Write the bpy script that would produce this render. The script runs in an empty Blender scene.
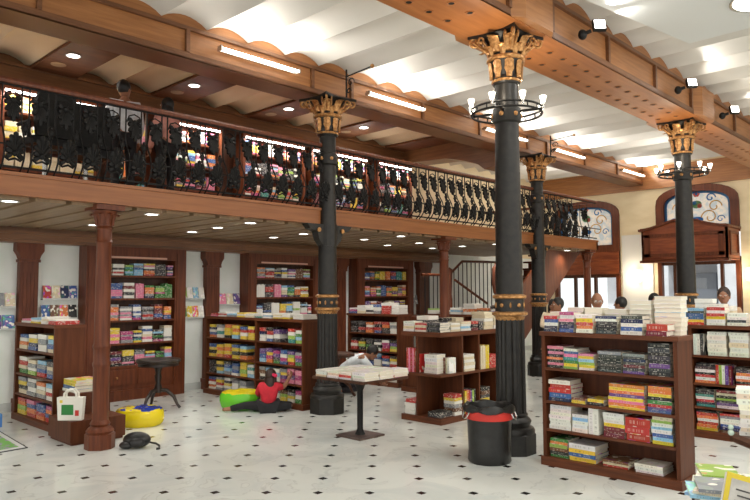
import bpy, bmesh, math, random
from mathutils import Vector, Matrix, Euler
R = math.radians
PI = math.pi
rnd = random.Random(7)
SC = bpy.context.scene
COL = SC.collection

# ------------------------------------------------------------------ camera
HC, YAW, PITCH, ROLL, FPX = 1.65, R(43.91), R(3.63), R(-.17), 672.3
def cam_dir(v):
    x, y, z = v                                   # right, forward, up
    c, s = math.cos(ROLL), math.sin(ROLL); x, z = c*x - s*z, s*x + c*z
    c, s = math.cos(PITCH), math.sin(PITCH); y, z = c*y - s*z, s*y + c*z
    return Vector((math.sin(YAW)*x + math.cos(YAW)*y, -math.cos(YAW)*x + math.sin(YAW)*y, z))
cd = bpy.data.cameras.new('camera'); cam = bpy.data.objects.new('camera', cd); COL.objects.link(cam)
cd.sensor_width = 36; cd.lens = FPX/750*36; cd.clip_start = .05; cd.clip_end = 200
rx, fw, up = cam_dir((1,0,0)), cam_dir((0,1,0)), cam_dir((0,0,1))
m = Matrix((rx, up, -fw)).transposed().to_4x4(); m.translation = Vector((0,0,HC))
cam.matrix_world = m
SC.camera = cam
# ------------------------------------------------------------------ view + world + lights
vs = SC.view_settings
vs.view_transform = 'Standard'; vs.look = 'None'; vs.gamma = 1; vs.use_curve_mapping = False
vs.exposure = -0.16
W = bpy.data.worlds.new('world'); SC.world = W; W.use_nodes = True
bg = W.node_tree.nodes['Background']; bg.inputs[0].default_value = (1.0, .97, .92, 1); bg.inputs[1].default_value = 1.6
def lamp(kind, name, loc, power, color=(1,1,1), size=.1, sizey=None, rot=None, aim=None, spot=None, blend=.6):
    l = bpy.data.lights.new(name, kind); l.energy = power; l.color = color
    if kind == 'AREA':
        l.shape = 'RECTANGLE' if sizey else 'DISK'; l.size = size
        if sizey: l.size_y = sizey
    elif kind == 'SPOT': l.spot_size = R(spot or 100); l.spot_blend = blend; l.shadow_soft_size = size
    else: l.shadow_soft_size = size
    o = bpy.data.objects.new(name, l); COL.objects.link(o); o.location = loc
    if aim is not None: o.rotation_euler = (Vector(aim)-Vector(loc)).to_track_quat('-Z','Y').to_euler()
    elif rot: o.rotation_euler = rot
    return o
sl_ = lamp('SUN','sun',(0,0,20),3.5,(1,.98,.95),.02,aim=(10,3,0)); sl_.rotation_euler = Vector((.5,.15,-.87)).to_track_quat('-Z','Y').to_euler(); sl_.data.angle = R(1)
WARM = (1.0, .86, .66); NEUT = (1.0, .96, .89)
# unseen fill lamps added over the open hall, one near the round panel light
for x, y in ((8.05,2.25),(5.0,1.6),(5.0,-.6),(8.0,-.4),(2.0,1.4),(2.0,-.8),(10.8,.8)):
    lamp('AREA', 'hall_fill', (x,y,4.72), 30 if x < 3 else 52, NEUT, .5, rot=(0,0,0))

# ------------------------------------------------------------------ materials
def lin(c):
    return tuple(((v/255)/12.92 if v/255 <= .04045 else ((v/255+.055)/1.055)**2.4) for v in c) + (1,)
MATS = {}
def base(name, col, rough=.5, metal=0, spec=.5, emit=None, es=1):
    m = bpy.data.materials.new(name); m.use_nodes = True; b = m.node_tree.nodes['Principled BSDF']
    b.inputs['Base Color'].default_value = lin(col); b.inputs['Roughness'].default_value = rough
    b.inputs['Metallic'].default_value = metal; b.inputs['Specular IOR Level'].default_value = spec
    if emit: b.inputs['Emission Color'].default_value = lin(emit); b.inputs['Emission Strength'].default_value = es
    MATS[name] = m; return m
def nd(m, t, **kw):
    n = m.node_tree.nodes.new(t)
    for k, v in kw.items(): setattr(n, k, v)
    return n
def lk(m, a, b): m.node_tree.links.new(a, b)
def noisy(name, c1, c2, scale=(8,8,8), rough=.5, detail=4, bump=0, metal=0, spec=.5, lo=.35, hi=.65):
    m = base(name, c1, rough, metal, spec); b = m.node_tree.nodes['Principled BSDF']
    tc = nd(m,'ShaderNodeTexCoord'); mp = nd(m,'ShaderNodeMapping'); mp.inputs['Scale'].default_value = scale
    nz = nd(m,'ShaderNodeTexNoise'); nz.inputs['Scale'].default_value = 1; nz.inputs['Detail'].default_value = detail
    cr = nd(m,'ShaderNodeValToRGB'); cr.color_ramp.elements[0].position = lo; cr.color_ramp.elements[1].position = hi
    cr.color_ramp.elements[0].color = lin(c1); cr.color_ramp.elements[1].color = lin(c2)
    lk(m, tc.outputs['Object'], mp.inputs[0]); lk(m, mp.outputs[0], nz.inputs[0]); lk(m, nz.outputs['Fac'], cr.inputs[0])
    lk(m, cr.outputs[0], b.inputs['Base Color'])
    if bump:
        bp = nd(m,'ShaderNodeBump'); bp.inputs['Strength'].default_value = bump; bp.inputs['Distance'].default_value = .01
        lk(m, nz.outputs['Fac'], bp.inputs['Height']); lk(m, bp.outputs[0], b.inputs['Normal'])
    return m
shelfwood = noisy('shelf_wood', (80,41,21), (98,53,29), (22,22,2), .5, spec=.25)
shelfwoodh = noisy('shelf_wood_h', (84,44,23), (108,59,33), (3,3,30), .5, spec=.3)
darkwood = noisy('dark_wood', (62,36,22), (84,49,31), (22,22,2), .42, spec=.35)
redwood = noisy('red_wood', (88,42,21), (112,58,32), (24,24,2.5), .42, spec=.35)
beamwood = noisy('beam_wood', (150,98,56), (172,117,70), (2.2,2.2,30), .42)
mouldwood = noisy('moulding_wood', (104,66,40), (122,80,50), (2,2,30), .4)
fasciawood = noisy('fascia_wood', (138,82,40), (156,96,50), (1.6,1.6,30), .38)
soffitwood = noisy('soffit_wood', (160,98,52), (180,116,66), (1.5,12,3), .4)
slatwood = noisy('slat_wood', (132,108,80), (150,124,94), (20,2,3), .45)
cornicewood = noisy('cornice_wood', (114,74,44), (132,90,56), (2,2,25), .35)
canopywood = noisy('canopy_wood', (120,56,30), (148,78,42), (3,3,22), .35)
iron = noisy('cast_iron', (24,23,21), (38,35,31), (14,14,14), .42, bump=.15, metal=.2)
wrought = noisy('wrought_iron', (12,12,12), (24,22,21), (30,30,30), .55, spec=.3)
gold = noisy('gilding', (150,104,58), (204,154,98), (34,34,34), .38, metal=.6)
white = noisy('white_plaster', (234,240,234), (242,246,242), (3,3,3), .7)
cream = noisy('cream_plaster', (232,214,176), (240,224,190), (2,2,6), .75)
ceilm = noisy('ceiling_plaster', (214,210,202), (222,218,211), (1,1,1), .8)
ceilw = noisy('gallery_ceiling_plaster', (216,198,164), (224,208,176), (1,1,1), .8)
panelw = base('panel_white', (214,216,214), .8)
tan = noisy('linoleum', (208,204,196), (216,212,204), (2,2,2), .5)
skin = base('skin_brown', (150,104,78), .55)
hairm = noisy('hair_black', (16,14,14), (30,26,24), (60,60,60), .5)
hairb = noisy('hair_brown', (34,19,13), (58,34,24), (60,60,60), .5)
bulb = base('lit_bulb', (255,250,235), .3, emit=(255,246,228), es=5)
tubem = base('lit_tube', (255,255,255), .3, emit=(255,250,240), es=9)
ledm = base('led_strip', (255,255,255), .3, emit=(255,252,245), es=11)
dlm = base('downlight_lens', (255,255,255), .3, emit=(255,252,244), es=9)
bagm = noisy('black_plastic', (20,20,20), (34,34,33), (9,9,20), .33, bump=.5)
bagred = base('red_band', (206,52,42), .5)
steel = base('steel', (190,188,184), .25, metal=.9)
glassb = base('black_glass', (60,64,70), .2)
# marble floor with small dark inset squares at the tile corners
floorm = base('marble_floor', (214,218,212), .16, spec=.5)
def floor_nodes():
    m = floorm; b = m.node_tree.nodes['Principled BSDF']; sp = .4275
    ang = YAW - PI/2 + R(-1.10)
    rt, fwv = Vector((math.sin(YAW), -math.cos(YAW))), Vector((math.cos(YAW), math.sin(YAW)))
    p0 = -.051*rt + 5.669*fwv
    c, s = math.cos(-ang), math.sin(-ang)
    q = Vector((c*p0.x - s*p0.y, s*p0.x + c*p0.y))/sp
    tc = nd(m,'ShaderNodeTexCoord'); mp = nd(m,'ShaderNodeMapping')
    mp.inputs['Scale'].default_value = (1/sp,1/sp,1/sp); mp.inputs['Rotation'].default_value = (0,0,-ang)
    mp.inputs['Location'].default_value = (-q.x+.5+200, -q.y+.5+200, 0)
    fr = nd(m,'ShaderNodeVectorMath', operation='FRACTION'); sb = nd(m,'ShaderNodeVectorMath', operation='SUBTRACT')
    sb.inputs[1].default_value = (.5,.5,0); ab = nd(m,'ShaderNodeVectorMath', operation='ABSOLUTE')
    sx = nd(m,'ShaderNodeSeparateXYZ'); ad = nd(m,'ShaderNodeMath', operation='ADD'); lt = nd(m,'ShaderNodeMath', operation='LESS_THAN')
    lt.inputs[1].default_value = .108
    lk(m,tc.outputs['Object'],mp.inputs[0]); lk(m,mp.outputs[0],fr.inputs[0]); lk(m,fr.outputs[0],sb.inputs[0]); lk(m,sb.outputs[0],ab.inputs[0])
    lk(m,ab.outputs[0],sx.inputs[0]); lk(m,sx.outputs[0],ad.inputs[0]); lk(m,sx.outputs[1],ad.inputs[1]); lk(m,ad.outputs[0],lt.inputs[0])
    nz = nd(m,'ShaderNodeTexNoise'); nz.inputs['Scale'].default_value = 1.6; nz.inputs['Detail'].default_value = 9; nz.inputs['Distortion'].default_value = 1.4
    lk(m,tc.outputs['Object'],nz.inputs[0])
    cr = nd(m,'ShaderNodeValToRGB'); e = cr.color_ramp.elements
    e[0].position = .36; e[0].color = lin((216,222,219)); e[1].position = .58; e[1].color = lin((230,234,229))
    k = e.new(.475); k.color = lin((225,229,225)); k = e.new(.485); k.color = lin((208,212,208)); k = e.new(.5); k.color = lin((227,231,226))
    lk(m,nz.outputs['Fac'],cr.inputs[0])
    mx = nd(m,'ShaderNodeMixRGB'); mx.inputs[2].default_value = lin((20,18,17))
    lk(m,lt.outputs[0],mx.inputs[0]); lk(m,cr.outputs[0],mx.inputs[1]); lk(m,mx.outputs[0],b.inputs['Base Color'])
floor_nodes()
# book materials: the cover takes each book's own colour
def book_mats():
    sp = base('book_spine', (255,255,255), .45); b = sp.node_tree.nodes['Principled BSDF']
    oi = nd(sp,'ShaderNodeObjectInfo'); tc = nd(sp,'ShaderNodeTexCoord'); sx = nd(sp,'ShaderNodeSeparateXYZ')
    lk(sp,tc.outputs['Generated'],sx.inputs[0])
    # title lettering: small blocks along the middle of the spine
    cmb = nd(sp,'ShaderNodeCombineXYZ'); mu = nd(sp,'ShaderNodeMath',operation='MULTIPLY'); mu.inputs[1].default_value = 22
    ad = nd(sp,'ShaderNodeMath',operation='MULTIPLY_ADD'); ad.inputs[1].default_value = 40
    lk(sp,oi.outputs['Random'],ad.inputs[0]); lk(sp,sx.outputs[0],mu.inputs[0]); lk(sp,mu.outputs[0],ad.inputs[2])
    lk(sp,ad.outputs[0],cmb.inputs[0]); lk(sp,oi.outputs['Random'],cmb.inputs[1])
    nz = nd(sp,'ShaderNodeTexNoise'); nz.inputs['Scale'].default_value = 1.3; nz.inputs['Detail'].default_value = 2; lk(sp,cmb.outputs[0],nz.inputs[0])
    g = nd(sp,'ShaderNodeMath',operation='GREATER_THAN'); g.inputs[1].default_value = .53; lk(sp,nz.outputs['Fac'],g.inputs[0])
    def band(src, lo, hi):
        a = nd(sp,'ShaderNodeMath',operation='GREATER_THAN'); a.inputs[1].default_value = lo; lk(sp,src,a.inputs[0])
        c = nd(sp,'ShaderNodeMath',operation='LESS_THAN'); c.inputs[1].default_value = hi; lk(sp,src,c.inputs[0])
        d = nd(sp,'ShaderNodeMath',operation='MULTIPLY'); lk(sp,a.outputs[0],d.inputs[0]); lk(sp,c.outputs[0],d.inputs[1]); return d
    bx = band(sx.outputs[0],.12,.8); bz = band(sx.outputs[2],.3,.7)
    m1 = nd(sp,'ShaderNodeMath',operation='MULTIPLY'); lk(sp,bx.outputs[0],m1.inputs[0]); lk(sp,bz.outputs[0],m1.inputs[1])
    m2 = nd(sp,'ShaderNodeMath',operation='MULTIPLY'); lk(sp,m1.outputs[0],m2.inputs[0]); lk(sp,g.outputs[0],m2.inputs[1])
    # lettering is pale on dark spines and dark on pale ones
    rgb = nd(sp,'ShaderNodeRGBToBW'); lk(sp,oi.outputs['Color'],rgb.inputs[0])
    gt = nd(sp,'ShaderNodeMath',operation='GREATER_THAN'); gt.inputs[1].default_value = .35; lk(sp,rgb.outputs[0],gt.inputs[0])
    lc = nd(sp,'ShaderNodeMixRGB'); lc.inputs[1].default_value = lin((236,230,214)); lc.inputs[2].default_value = lin((70,60,60)); lk(sp,gt.outputs[0],lc.inputs[0])
    mx = nd(sp,'ShaderNodeMixRGB'); m4 = nd(sp,'ShaderNodeMath',operation='MULTIPLY'); m4.inputs[1].default_value = .42; lk(sp,m2.outputs[0],m4.inputs[0]); lk(sp,m4.outputs[0],mx.inputs[0]); lk(sp,oi.outputs['Color'],mx.inputs[1]); lk(sp,lc.outputs[0],mx.inputs[2])
    lk(sp,mx.outputs[0],b.inputs['Base Color'])
    cv = base('book_cover', (255,255,255), .35); b = cv.node_tree.nodes['Principled BSDF']
    oi = nd(cv,'ShaderNodeObjectInfo'); tc = nd(cv,'ShaderNodeTexCoord')
    va = nd(cv,'ShaderNodeVectorMath',operation='MULTIPLY_ADD'); va.inputs[1].default_value = (1.3,1.7,1)
    cb = nd(cv,'ShaderNodeCombineXYZ'); mm = nd(cv,'ShaderNodeMath',operation='MULTIPLY'); mm.inputs[1].default_value = 90
    lk(cv,oi.outputs['Random'],mm.inputs[0]); lk(cv,mm.outputs[0],cb.inputs[0]); lk(cv,mm.outputs[0],cb.inputs[2])
    lk(cv,tc.outputs['Generated'],va.inputs[0]); lk(cv,cb.outputs[0],va.inputs[2])
    n1 = nd(cv,'ShaderNodeTexNoise'); n1.inputs['Scale'].default_value = 1; n1.inputs['Detail'].default_value = 1; lk(cv,va.outputs[0],n1.inputs[0])
    g1 = nd(cv,'ShaderNodeMath',operation='GREATER_THAN'); g1.inputs[1].default_value = .54; lk(cv,n1.outputs['Fac'],g1.inputs[0])
    n2 = nd(cv,'ShaderNodeTexNoise'); n2.inputs['Scale'].default_value = 2.3; n2.inputs['Detail'].default_value = 0; lk(cv,va.outputs[0],n2.inputs[0])
    hs = nd(cv,'ShaderNodeHueSaturation'); hs.inputs['Saturation'].default_value = .9; hs.inputs['Value'].default_value = 1.25
    ad = nd(cv,'ShaderNodeMath',operation='MULTIPLY'); ad.inputs[1].default_value = 1.0; lk(cv,n2.outputs['Fac'],ad.inputs[0]); lk(cv,ad.outputs[0],hs.inputs['Hue'])
    lk(cv,oi.outputs['Color'],hs.inputs['Color'])
    mx = nd(cv,'ShaderNodeMixRGB'); lk(cv,g1.outputs[0],mx.inputs[0]); lk(cv,oi.outputs['Color'],mx.inputs[1]); lk(cv,hs.outputs[0],mx.inputs[2])
    g2 = nd(cv,'ShaderNodeMath',operation='GREATER_THAN'); g2.inputs[1].default_value = .62; lk(cv,n2.outputs['Fac'],g2.inputs[0])
    m3 = nd(cv,'ShaderNodeMixRGB'); m3.inputs[2].default_value = lin((240,236,224)); lk(cv,g2.outputs[0],m3.inputs[0]); lk(cv,mx.outputs[0],m3.inputs[1])
    lk(cv,m3.outputs[0],b.inputs['Base Color'])
    pg = noisy('book_pages', (222,214,194), (238,232,216), (1,1,260), .8)
    at = base('printed_books', (255,255,255), .45); b = at.node_tree.nodes['Principled BSDF']
    a = nd(at,'ShaderNodeAttribute'); a.attribute_name = 'Col'
    tc = nd(at,'ShaderNodeTexCoord'); mp = nd(at,'ShaderNodeMapping'); mp.inputs['Scale'].default_value = (38,38,70); nz = nd(at,'ShaderNodeTexNoise'); nz.inputs['Scale'].default_value = 1; nz.inputs['Detail'].default_value = 1
    lk(at,tc.outputs['Object'],mp.inputs[0]); lk(at,mp.outputs[0],nz.inputs[0]); g = nd(at,'ShaderNodeMath',operation='GREATER_THAN'); g.inputs[1].default_value = .6; lk(at,nz.outputs['Fac'],g.inputs[0])
    k = nd(at,'ShaderNodeMath',operation='MULTIPLY'); k.inputs[1].default_value = .6; lk(at,g.outputs[0],k.inputs[0])
    mx = nd(at,'ShaderNodeMixRGB'); mx.inputs[2].default_value = lin((226,220,208)); lk(at,k.outputs[0],mx.inputs[0]); lk(at,a.outputs['Color'],mx.inputs[1]); lk(at,mx.outputs[0],b.inputs['Base Color'])
    return sp, cv, pg, at
M_SP, M_CV, M_PG, M_AT = book_mats()
pageplain = base('plain_paper', (238,236,226), .7)

# ------------------------------------------------------------------ mesh helper
class MB:
    def __init__(s): s.v = []; s.f = []; s.m = []; s.T = Matrix(); s.c = []; s.curc = None
    def add(s, vs, fs, mat=0):
        n = len(s.v); s.v += [tuple(s.T @ Vector(v)) for v in vs]
        for f in fs: s.f.append(tuple(i+n for i in f)); s.m.append(mat); s.c.append(s.curc)
        return s
    def box(s, x0, x1, y0, y1, z0, z1, mat=0):
        return s.add([(x0,y0,z0),(x1,y0,z0),(x1,y1,z0),(x0,y1,z0),(x0,y0,z1),(x1,y0,z1),(x1,y1,z1),(x0,y1,z1)],
                     [(0,3,2,1),(4,5,6,7),(0,1,5,4),(1,2,6,5),(2,3,7,6),(3,0,4,7)], mat)
    def prism(s, poly, ax, a, b, mat=0):
        def P(p, t): return {'x':(t,p[0],p[1]), 'y':(p[0],t,p[1]), 'z':(p[0],p[1],t)}[ax]
        n = len(poly)
        return s.add([P(p,a) for p in poly]+[P(p,b) for p in poly],
                     [tuple(range(n))[::-1], tuple(range(n,2*n))]+[(i,(i+1)%n,n+(i+1)%n,n+i) for i in range(n)], mat)
    def lathe(s, prof, cx=0, cy=0, seg=24, mat=0, ph=0, cap=True):
        vs = []; fs = []
        for r, z in prof:
            for k in range(seg):
                a = ph + 2*PI*k/seg; vs.append((cx+r*math.cos(a), cy+r*math.sin(a), z))
        for j in range(len(prof)-1):
            for k in range(seg):
                k2 = (k+1)%seg; fs.append((j*seg+k, j*seg+k2, (j+1)*seg+k2, (j+1)*seg+k))
        if cap: fs += [tuple(range(seg))[::-1], tuple(range((len(prof)-1)*seg, len(prof)*seg))]
        return s.add(vs, fs, mat)
    def tube(s, pts, r, seg=6, mat=0, closed=False):
        pts = [Vector(p) for p in pts]; n = len(pts); vs = []; fs = []
        rr = r if isinstance(r, (list, tuple)) else [r]*n
        prev = None
        for i, p in enumerate(pts):
            a = pts[(i-1)%n] if (i or closed) else p; b = pts[(i+1)%n] if (i < n-1 or closed) else p
            t = (b-a).normalized() if (b-a).length > 1e-9 else Vector((0,0,1))
            if prev is None:
                u = t.orthogonal().normalized()
            else:
                u = prev - t*prev.dot(t); u = u.normalized() if u.length > 1e-6 else t.orthogonal().normalized()
            prev = u; w = t.cross(u)
            for k in range(seg):
                an = 2*PI*k/seg; vs.append(tuple(p + rr[i]*(math.cos(an)*u + math.sin(an)*w)))
        for i in range(n if closed else n-1):
            j = (i+1)%n
            for k in range(seg):
                k2 = (k+1)%seg; fs.append((i*seg+k, i*seg+k2, j*seg+k2, j*seg+k))
        if not closed: fs += [tuple(range(seg))[::-1], tuple(range((n-1)*seg, n*seg))]
        return s.add(vs, fs, mat)
    def ball(s, c, r, seg=14, rings=9, mat=0):
        if not isinstance(r, (list,tuple)): r = (r,r,r)
        vs = [(c[0],c[1],c[2]-r[2])]; fs = []
        for j in range(1, rings):
            t = -PI/2 + PI*j/rings
            for k in range(seg):
                a = 2*PI*k/seg; vs.append((c[0]+r[0]*math.cos(t)*math.cos(a), c[1]+r[1]*math.cos(t)*math.sin(a), c[2]+r[2]*math.sin(t)))
        vs.append((c[0],c[1],c[2]+r[2])); L = len(vs)-1
        for k in range(seg): fs.append((0, 1+(k+1)%seg, 1+k)); fs.append((L, L-seg+k, L-seg+(k+1)%seg))
        for j in range(rings-2):
            for k in range(seg):
                k2 = (k+1)%seg; a = 1+j*seg; fs.append((a+k, a+k2, a+seg+k2, a+seg+k))
        return s.add(vs, fs, mat)
    def build(s, name, mats, parent=None, smooth=False, loc=None):
        me = bpy.data.meshes.new(name); me.from_pydata(s.v, [], s.f)
        if not isinstance(mats, (list,tuple)): mats = [mats]
        for m in mats: me.materials.append(m)
        me.polygons.foreach_set('material_index', s.m)
        if any(c is not None for c in s.c):
            at = me.color_attributes.new('Col', 'FLOAT_COLOR', 'CORNER')
            for p, c in zip(me.polygons, s.c):
                for li in p.loop_indices: at.data[li].color = c or (1,1,1,1)
        bm = bmesh.new(); bm.from_mesh(me); bmesh.ops.recalc_face_normals(bm, faces=bm.faces); bm.to_mesh(me); bm.free()
        if smooth:
            me.shade_smooth()
            me.set_sharp_from_angle(angle=R(38))
        o = bpy.data.objects.new(name, me); COL.objects.link(o)
        if parent: o.parent = parent
        if loc: o.location = loc
        return o
def tag(o, label=None, cat=None, group=None, kind=None):
    if label: o['label'] = label
    if cat: o['category'] = cat
    if group: o['group'] = group
    if kind: o['kind'] = kind
    return o
def empty(name, loc=(0,0,0), rz=0, label=None, cat=None, group=None, kind=None):
    o = bpy.data.objects.new(name, None); COL.objects.link(o); o.location = loc; o.rotation_euler = (0,0,rz)
    o.empty_display_size = .1
    return tag(o, label, cat, group, kind)
def link_copy(o, parent=None):
    c = o.copy(); COL.objects.link(c)
    if parent is not None: c.parent = parent
    return c
def copy_tree(o, parent=None):
    c = link_copy(o, parent)
    for ch in [x for x in COL.objects if x.parent is o]: copy_tree(ch, c)
    return c
def S(name, mb, mats, parent=None, smooth=False):
    o = mb.build(name, mats, parent, smooth)
    if not parent: o['kind'] = 'structure'
    return o

# ================================================================== SETTING
XW, YB = 17.6, 10.34           # far right wall, back wall
S('floor', MB().box(-4,XW+.3,-5,YB+.4,-.1,0), floorm)
# ---- vaulted ceiling of the hall: shallow plaster vaults running along Y
PER, X0, ZV = .608, 3.79-.608*14, 4.88
def vault(mb, xa, xb, ya, yb, zv=ZV, rise=.10, mat=0, n=8, X0=X0):
    k = math.floor((xa-X0)/PER)
    pts = []
    x = X0+k*PER
    while x < xb:
        for i in range(n):
            t = i/n; px = x+PER*t
            if xa-1e-6 <= px <= xb: pts.append((px, zv+rise*math.sin(PI*t)**.8))
        x += PER
    top = [(p[0], zv+.35) for p in reversed(pts)]
    mb.prism(pts+top, 'y', ya, yb, mat)
    return mb
mb = MB(); vault(mb, -4, XW, -5, 7.5); S('ceiling', mb, ceilm, smooth=True)
# dropped flat panel with a round light, upper right
mb = MB(); mb.prism([(-2,3.36),(6.3,3.3),(8.75,2.9),(8.55,-3),(-2,-3)], 'z', 4.78, 4.84); S('trim_1', mb, panelw)
# ---- hall beams
def scallop(mb, xa, xb, y0, y1, mat=0):
    k = math.floor((xa-X0)/PER); x = X0+k*PER
    while x < xb-.05:
        pts = [(x,ZV-.06)]+[(x+PER*(i/10), ZV+.125*math.sin(PI*i/10)**.8) for i in range(11)]+[(x+PER,ZV-.06)]
        mb.prism(pts, 'y', y0, y1, mat); x += PER
def beam(name, xa, xb, y0, y1, z0, divs, sof):
    root = empty(name, (0,0,0), kind='structure')
    yc = (y0+y1)/2; 
    MB().box(xa,xb,y0+.03,y1-.03,z0+.02,ZV+.05).build('beam_core', beamwood, root)
    m = MB()
    for y in (y0, y1):
        s_ = 1 if y == y0 else -1
        a, b = sorted((y, y+s_*.035))
        m.box(xa,xb,a,b,z0,z0+.05); m.box(xa,xb,a+.0,b,z0+.05,z0+.085)
        a, b = sorted((y-s_*.012, y+s_*.035)); m.box(xa,xb,a,b,ZV-.075,ZV-.03)
        for d in divs:
            m.box(d-.025,d+.025,a,b,z0+.085,ZV-.075)
    m.build('moulding', mouldwood, root)
    MB().box(xa,xb,y0+.0,y1-.0,z0-.005,z0+.015).build('soffit', sof, root)
    m = MB(); scallop(m, xa, xb, y0+.015, y0+.06); scallop(m, xa, xb, y1-.06, y1-.015); m.build('scalloped_infill', beamwood, root)
    return root
b1 = beam('trim_2', -4, XW, 7.08, 7.5, 4.45, [-.9,.9,2.44,4.13,6.1,6.87,8.52,10.16,11.83,12.6,14.3,16.0], mouldwood)
b2 = beam('trim_3', -4, XW, 3.56, 4.26, 4.40, [-.9,.6,2.1,3.4,4.74,5.65,6.5,7.88,9.36,10.77,11.5,12.95,14.5,16.1], soffitwood)
m = MB()
for x in (6.07, 11.25):                                   # widened blocks of the beam over its columns
    m.prism([(x-.42,3.57),(x-.27,3.47),(x+.27,3.47),(x+.42,3.57)], 'z', 4.40, ZV-.03)
    m.prism([(x-.42,4.25),(x-.27,4.35),(x+.27,4.35),(x+.42,4.25)], 'z', 4.40, ZV-.03)
m.build('column_block', beamwood, b2)
# small round openings in the soffit, two rows between the columns
hole = MB(); hole.lathe([(.028,-.001),(.046,-.006),(.046,.004),(.028,.004)], seg=14, mat=0, cap=False); hole.lathe([(.03,-.0015),(.03,-.0005)], seg=12, mat=1)
h0 = None
for x in [x0+.3*k for x0, n in ((2.9,9),(6.85,14),(12.1,12)) for k in range(n)]:
    for y in (3.795, 4.07):
        if h0 is None: h0 = hole.build('soffit_opening', [soffitwood, wrought], b2); o = h0
        else: o = link_copy(h0)
        o.location = (x,y,4.394)
# ---- gallery ceiling (behind beam 1): pairs of plaster vaults between flat wooden panels
mb = MB(); vault(mb, -4, 11.4, 7.5, 10.12, ZV-.02, .12, X0=3.32-.608*14)
S('ceiling_gallery', mb, ceilw, smooth=True)
mb = MB(); vault(mb, 11.3, XW, 7.5, YB+.3, ZV-.02, .13); S('ceiling_stair_hall', mb, ceilm, smooth=True)
k0 = X0+PER*14
tw = MB()
for j in range(-3, 5):
    x = 3.32+j*1.824
    if x+.62 > 11.3: break
    tw.box(x+.0,x+.64,7.5,10.1,ZV-.07,ZV-.03)
S('trim_4', tw, noisy('panel_wood', (92,58,36), (112,72,46), (2,20,2), .55, spec=.2))
mb = MB(); 
XG = 3.32-PER*12; x = XG
while x < 11.2:
    mb.prism([(x,4.55)]+[(x+PER*(i/10), ZV-.03+.12*math.sin(PI*i/10)**.8) for i in range(11)]+[(x+PER,4.55)], 'y', 10.03, 10.06); x += PER
mb.box(-4,11.4,9.95,10.06,4.62,4.84); mb.box(-4,11.4,9.9,10.06,4.80,4.84); mb.box(-4,11.4,9.9,10.06,4.60,4.64)
S('trim_5', mb, cornicewood)
S('trim_6', MB().box(-4,11.4,10.04,YB,2.84,5.1), darkwood)
# cross beam with a curved haunch where it meets the hall beam
pts = [(7.5,ZV),(7.5,4.18)]+[(7.5+.25+1.0*t, 4.14+.36*(t**.6)) for t in (0,.15,.3,.5,.75,1)]+[(10.12,4.56),(10.12,ZV)]
m = MB(); m.prism(pts, 'x', 11.25, 11.75); S('trim_7', m, cornicewood)
# ---- walls
S('wall_back', MB().box(-4,XW+.3,YB,YB+.2,0,2.62), white)
S('wall_stair_hall', MB().box(11.4,XW+.3,YB,YB+.2,2.62,5.1), cream)
S('baseboard_back', MB().box(-4,XW,YB-.025,YB,0,.12), base('marble_skirting',(206,210,206),.3))
S('trim_8', MB().box(-4,13,10.12,YB,2.37,2.41).box(-4,13,10.06,YB,2.41,2.49).box(-4,13,10.02,YB,2.49,2.53).box(-4,13,10.1,YB,2.53,2.6), cornicewood)
# gallery floor slab with grooved board soffit
mb = MB().box(-4,14.7,7.1,YB,2.66,2.84); S('floor_gallery', mb, fasciawood)
mb = MB(); x = -4.0
while x < 14.6:
    mb.box(x,x+.30,7.14,10.14,2.58,2.66); x += .36
mb.box(-4,14.7,7.14,10.14,2.63,2.66,1); S('trim_9', mb, [slatwood, darkwood])
S('trim_10', MB().box(-4,14.72,7.03,7.12,2.61,2.835).box(-4,14.72,7.01,7.12,2.80,2.835).box(14.65,14.72,7.03,YB,2.61,2.835), fasciawood)
# ---- far right wall with two arched windows
def arch_pts(yc, hw, zs, rise, n=14):
    return [(yc+hw*math.cos(PI*i/n)*-1, zs+rise*math.sin(PI*i/n)**.75) for i in range(n+1)]
WIN = [(8.75,.98,3.72,.47), (5.80,.99,3.85,.49)]        # centre y, half width, spring z, rise
mb = MB(); zt = 5.2
mb.box(XW,XW+.3,9.73,YB+.2,0,zt); mb.box(XW,XW+.3,6.79,7.77,0,zt); mb.box(XW,XW+.3,-5,4.81,0,zt)
for yc, hw, zs, rise in WIN:
    a = arch_pts(yc, hw, zs, rise)
    for (y0,z0),(y1,z1) in zip(a, a[1:]): mb.prism([(y0,z0),(y1,z1),(y1,zt),(y0,zt)], 'x', XW, XW+.3)
S('wall_right', mb, cream)
S('trim_11', MB().box(XW-.02,XW,6.9,7.72,0,3.16), base('white_panel',(224,222,216),.6))
S('trim_12', MB().box(XW-.09,XW,-5,YB,4.32,4.36).box(XW-.07,XW,-5,YB,4.36,4.8).box(XW-.1,XW,-5,YB,4.8,4.9), beamwood)

glassm = base('stained_glass', (236,236,228), .3)
def glass_nodes():
    m = glassm; nt = m.node_tree; b = nt.nodes['Principled BSDF']; out = nt.nodes['Material Output']
    tc = nd(m,'ShaderNodeTexCoord'); nz = nd(m,'ShaderNodeTexNoise'); nz.inputs['Scale'].default_value = 5; nz.inputs['Distortion'].default_value = 2
    lk(m,tc.outputs['Object'],nz.inputs[0]); cr = nd(m,'ShaderNodeValToRGB'); e = cr.color_ramp.elements
    e[0].position = .4; e[0].color = lin((214,222,226)); e[1].position = .6; e[1].color = lin((250,240,228))
    lk(m,nz.outputs['Fac'],cr.inputs[0]); tr = nd(m,'ShaderNodeBsdfTranslucent'); lk(m,cr.outputs[0],tr.inputs[0])
    mx = nd(m,'ShaderNodeMixShader'); mx.inputs[0].default_value = .85; lk(m,b.outputs[0],mx.inputs[1]); lk(m,tr.outputs[0],mx.inputs[2]); lk(m,mx.outputs[0],out.inputs[0])
glass_nodes()
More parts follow.
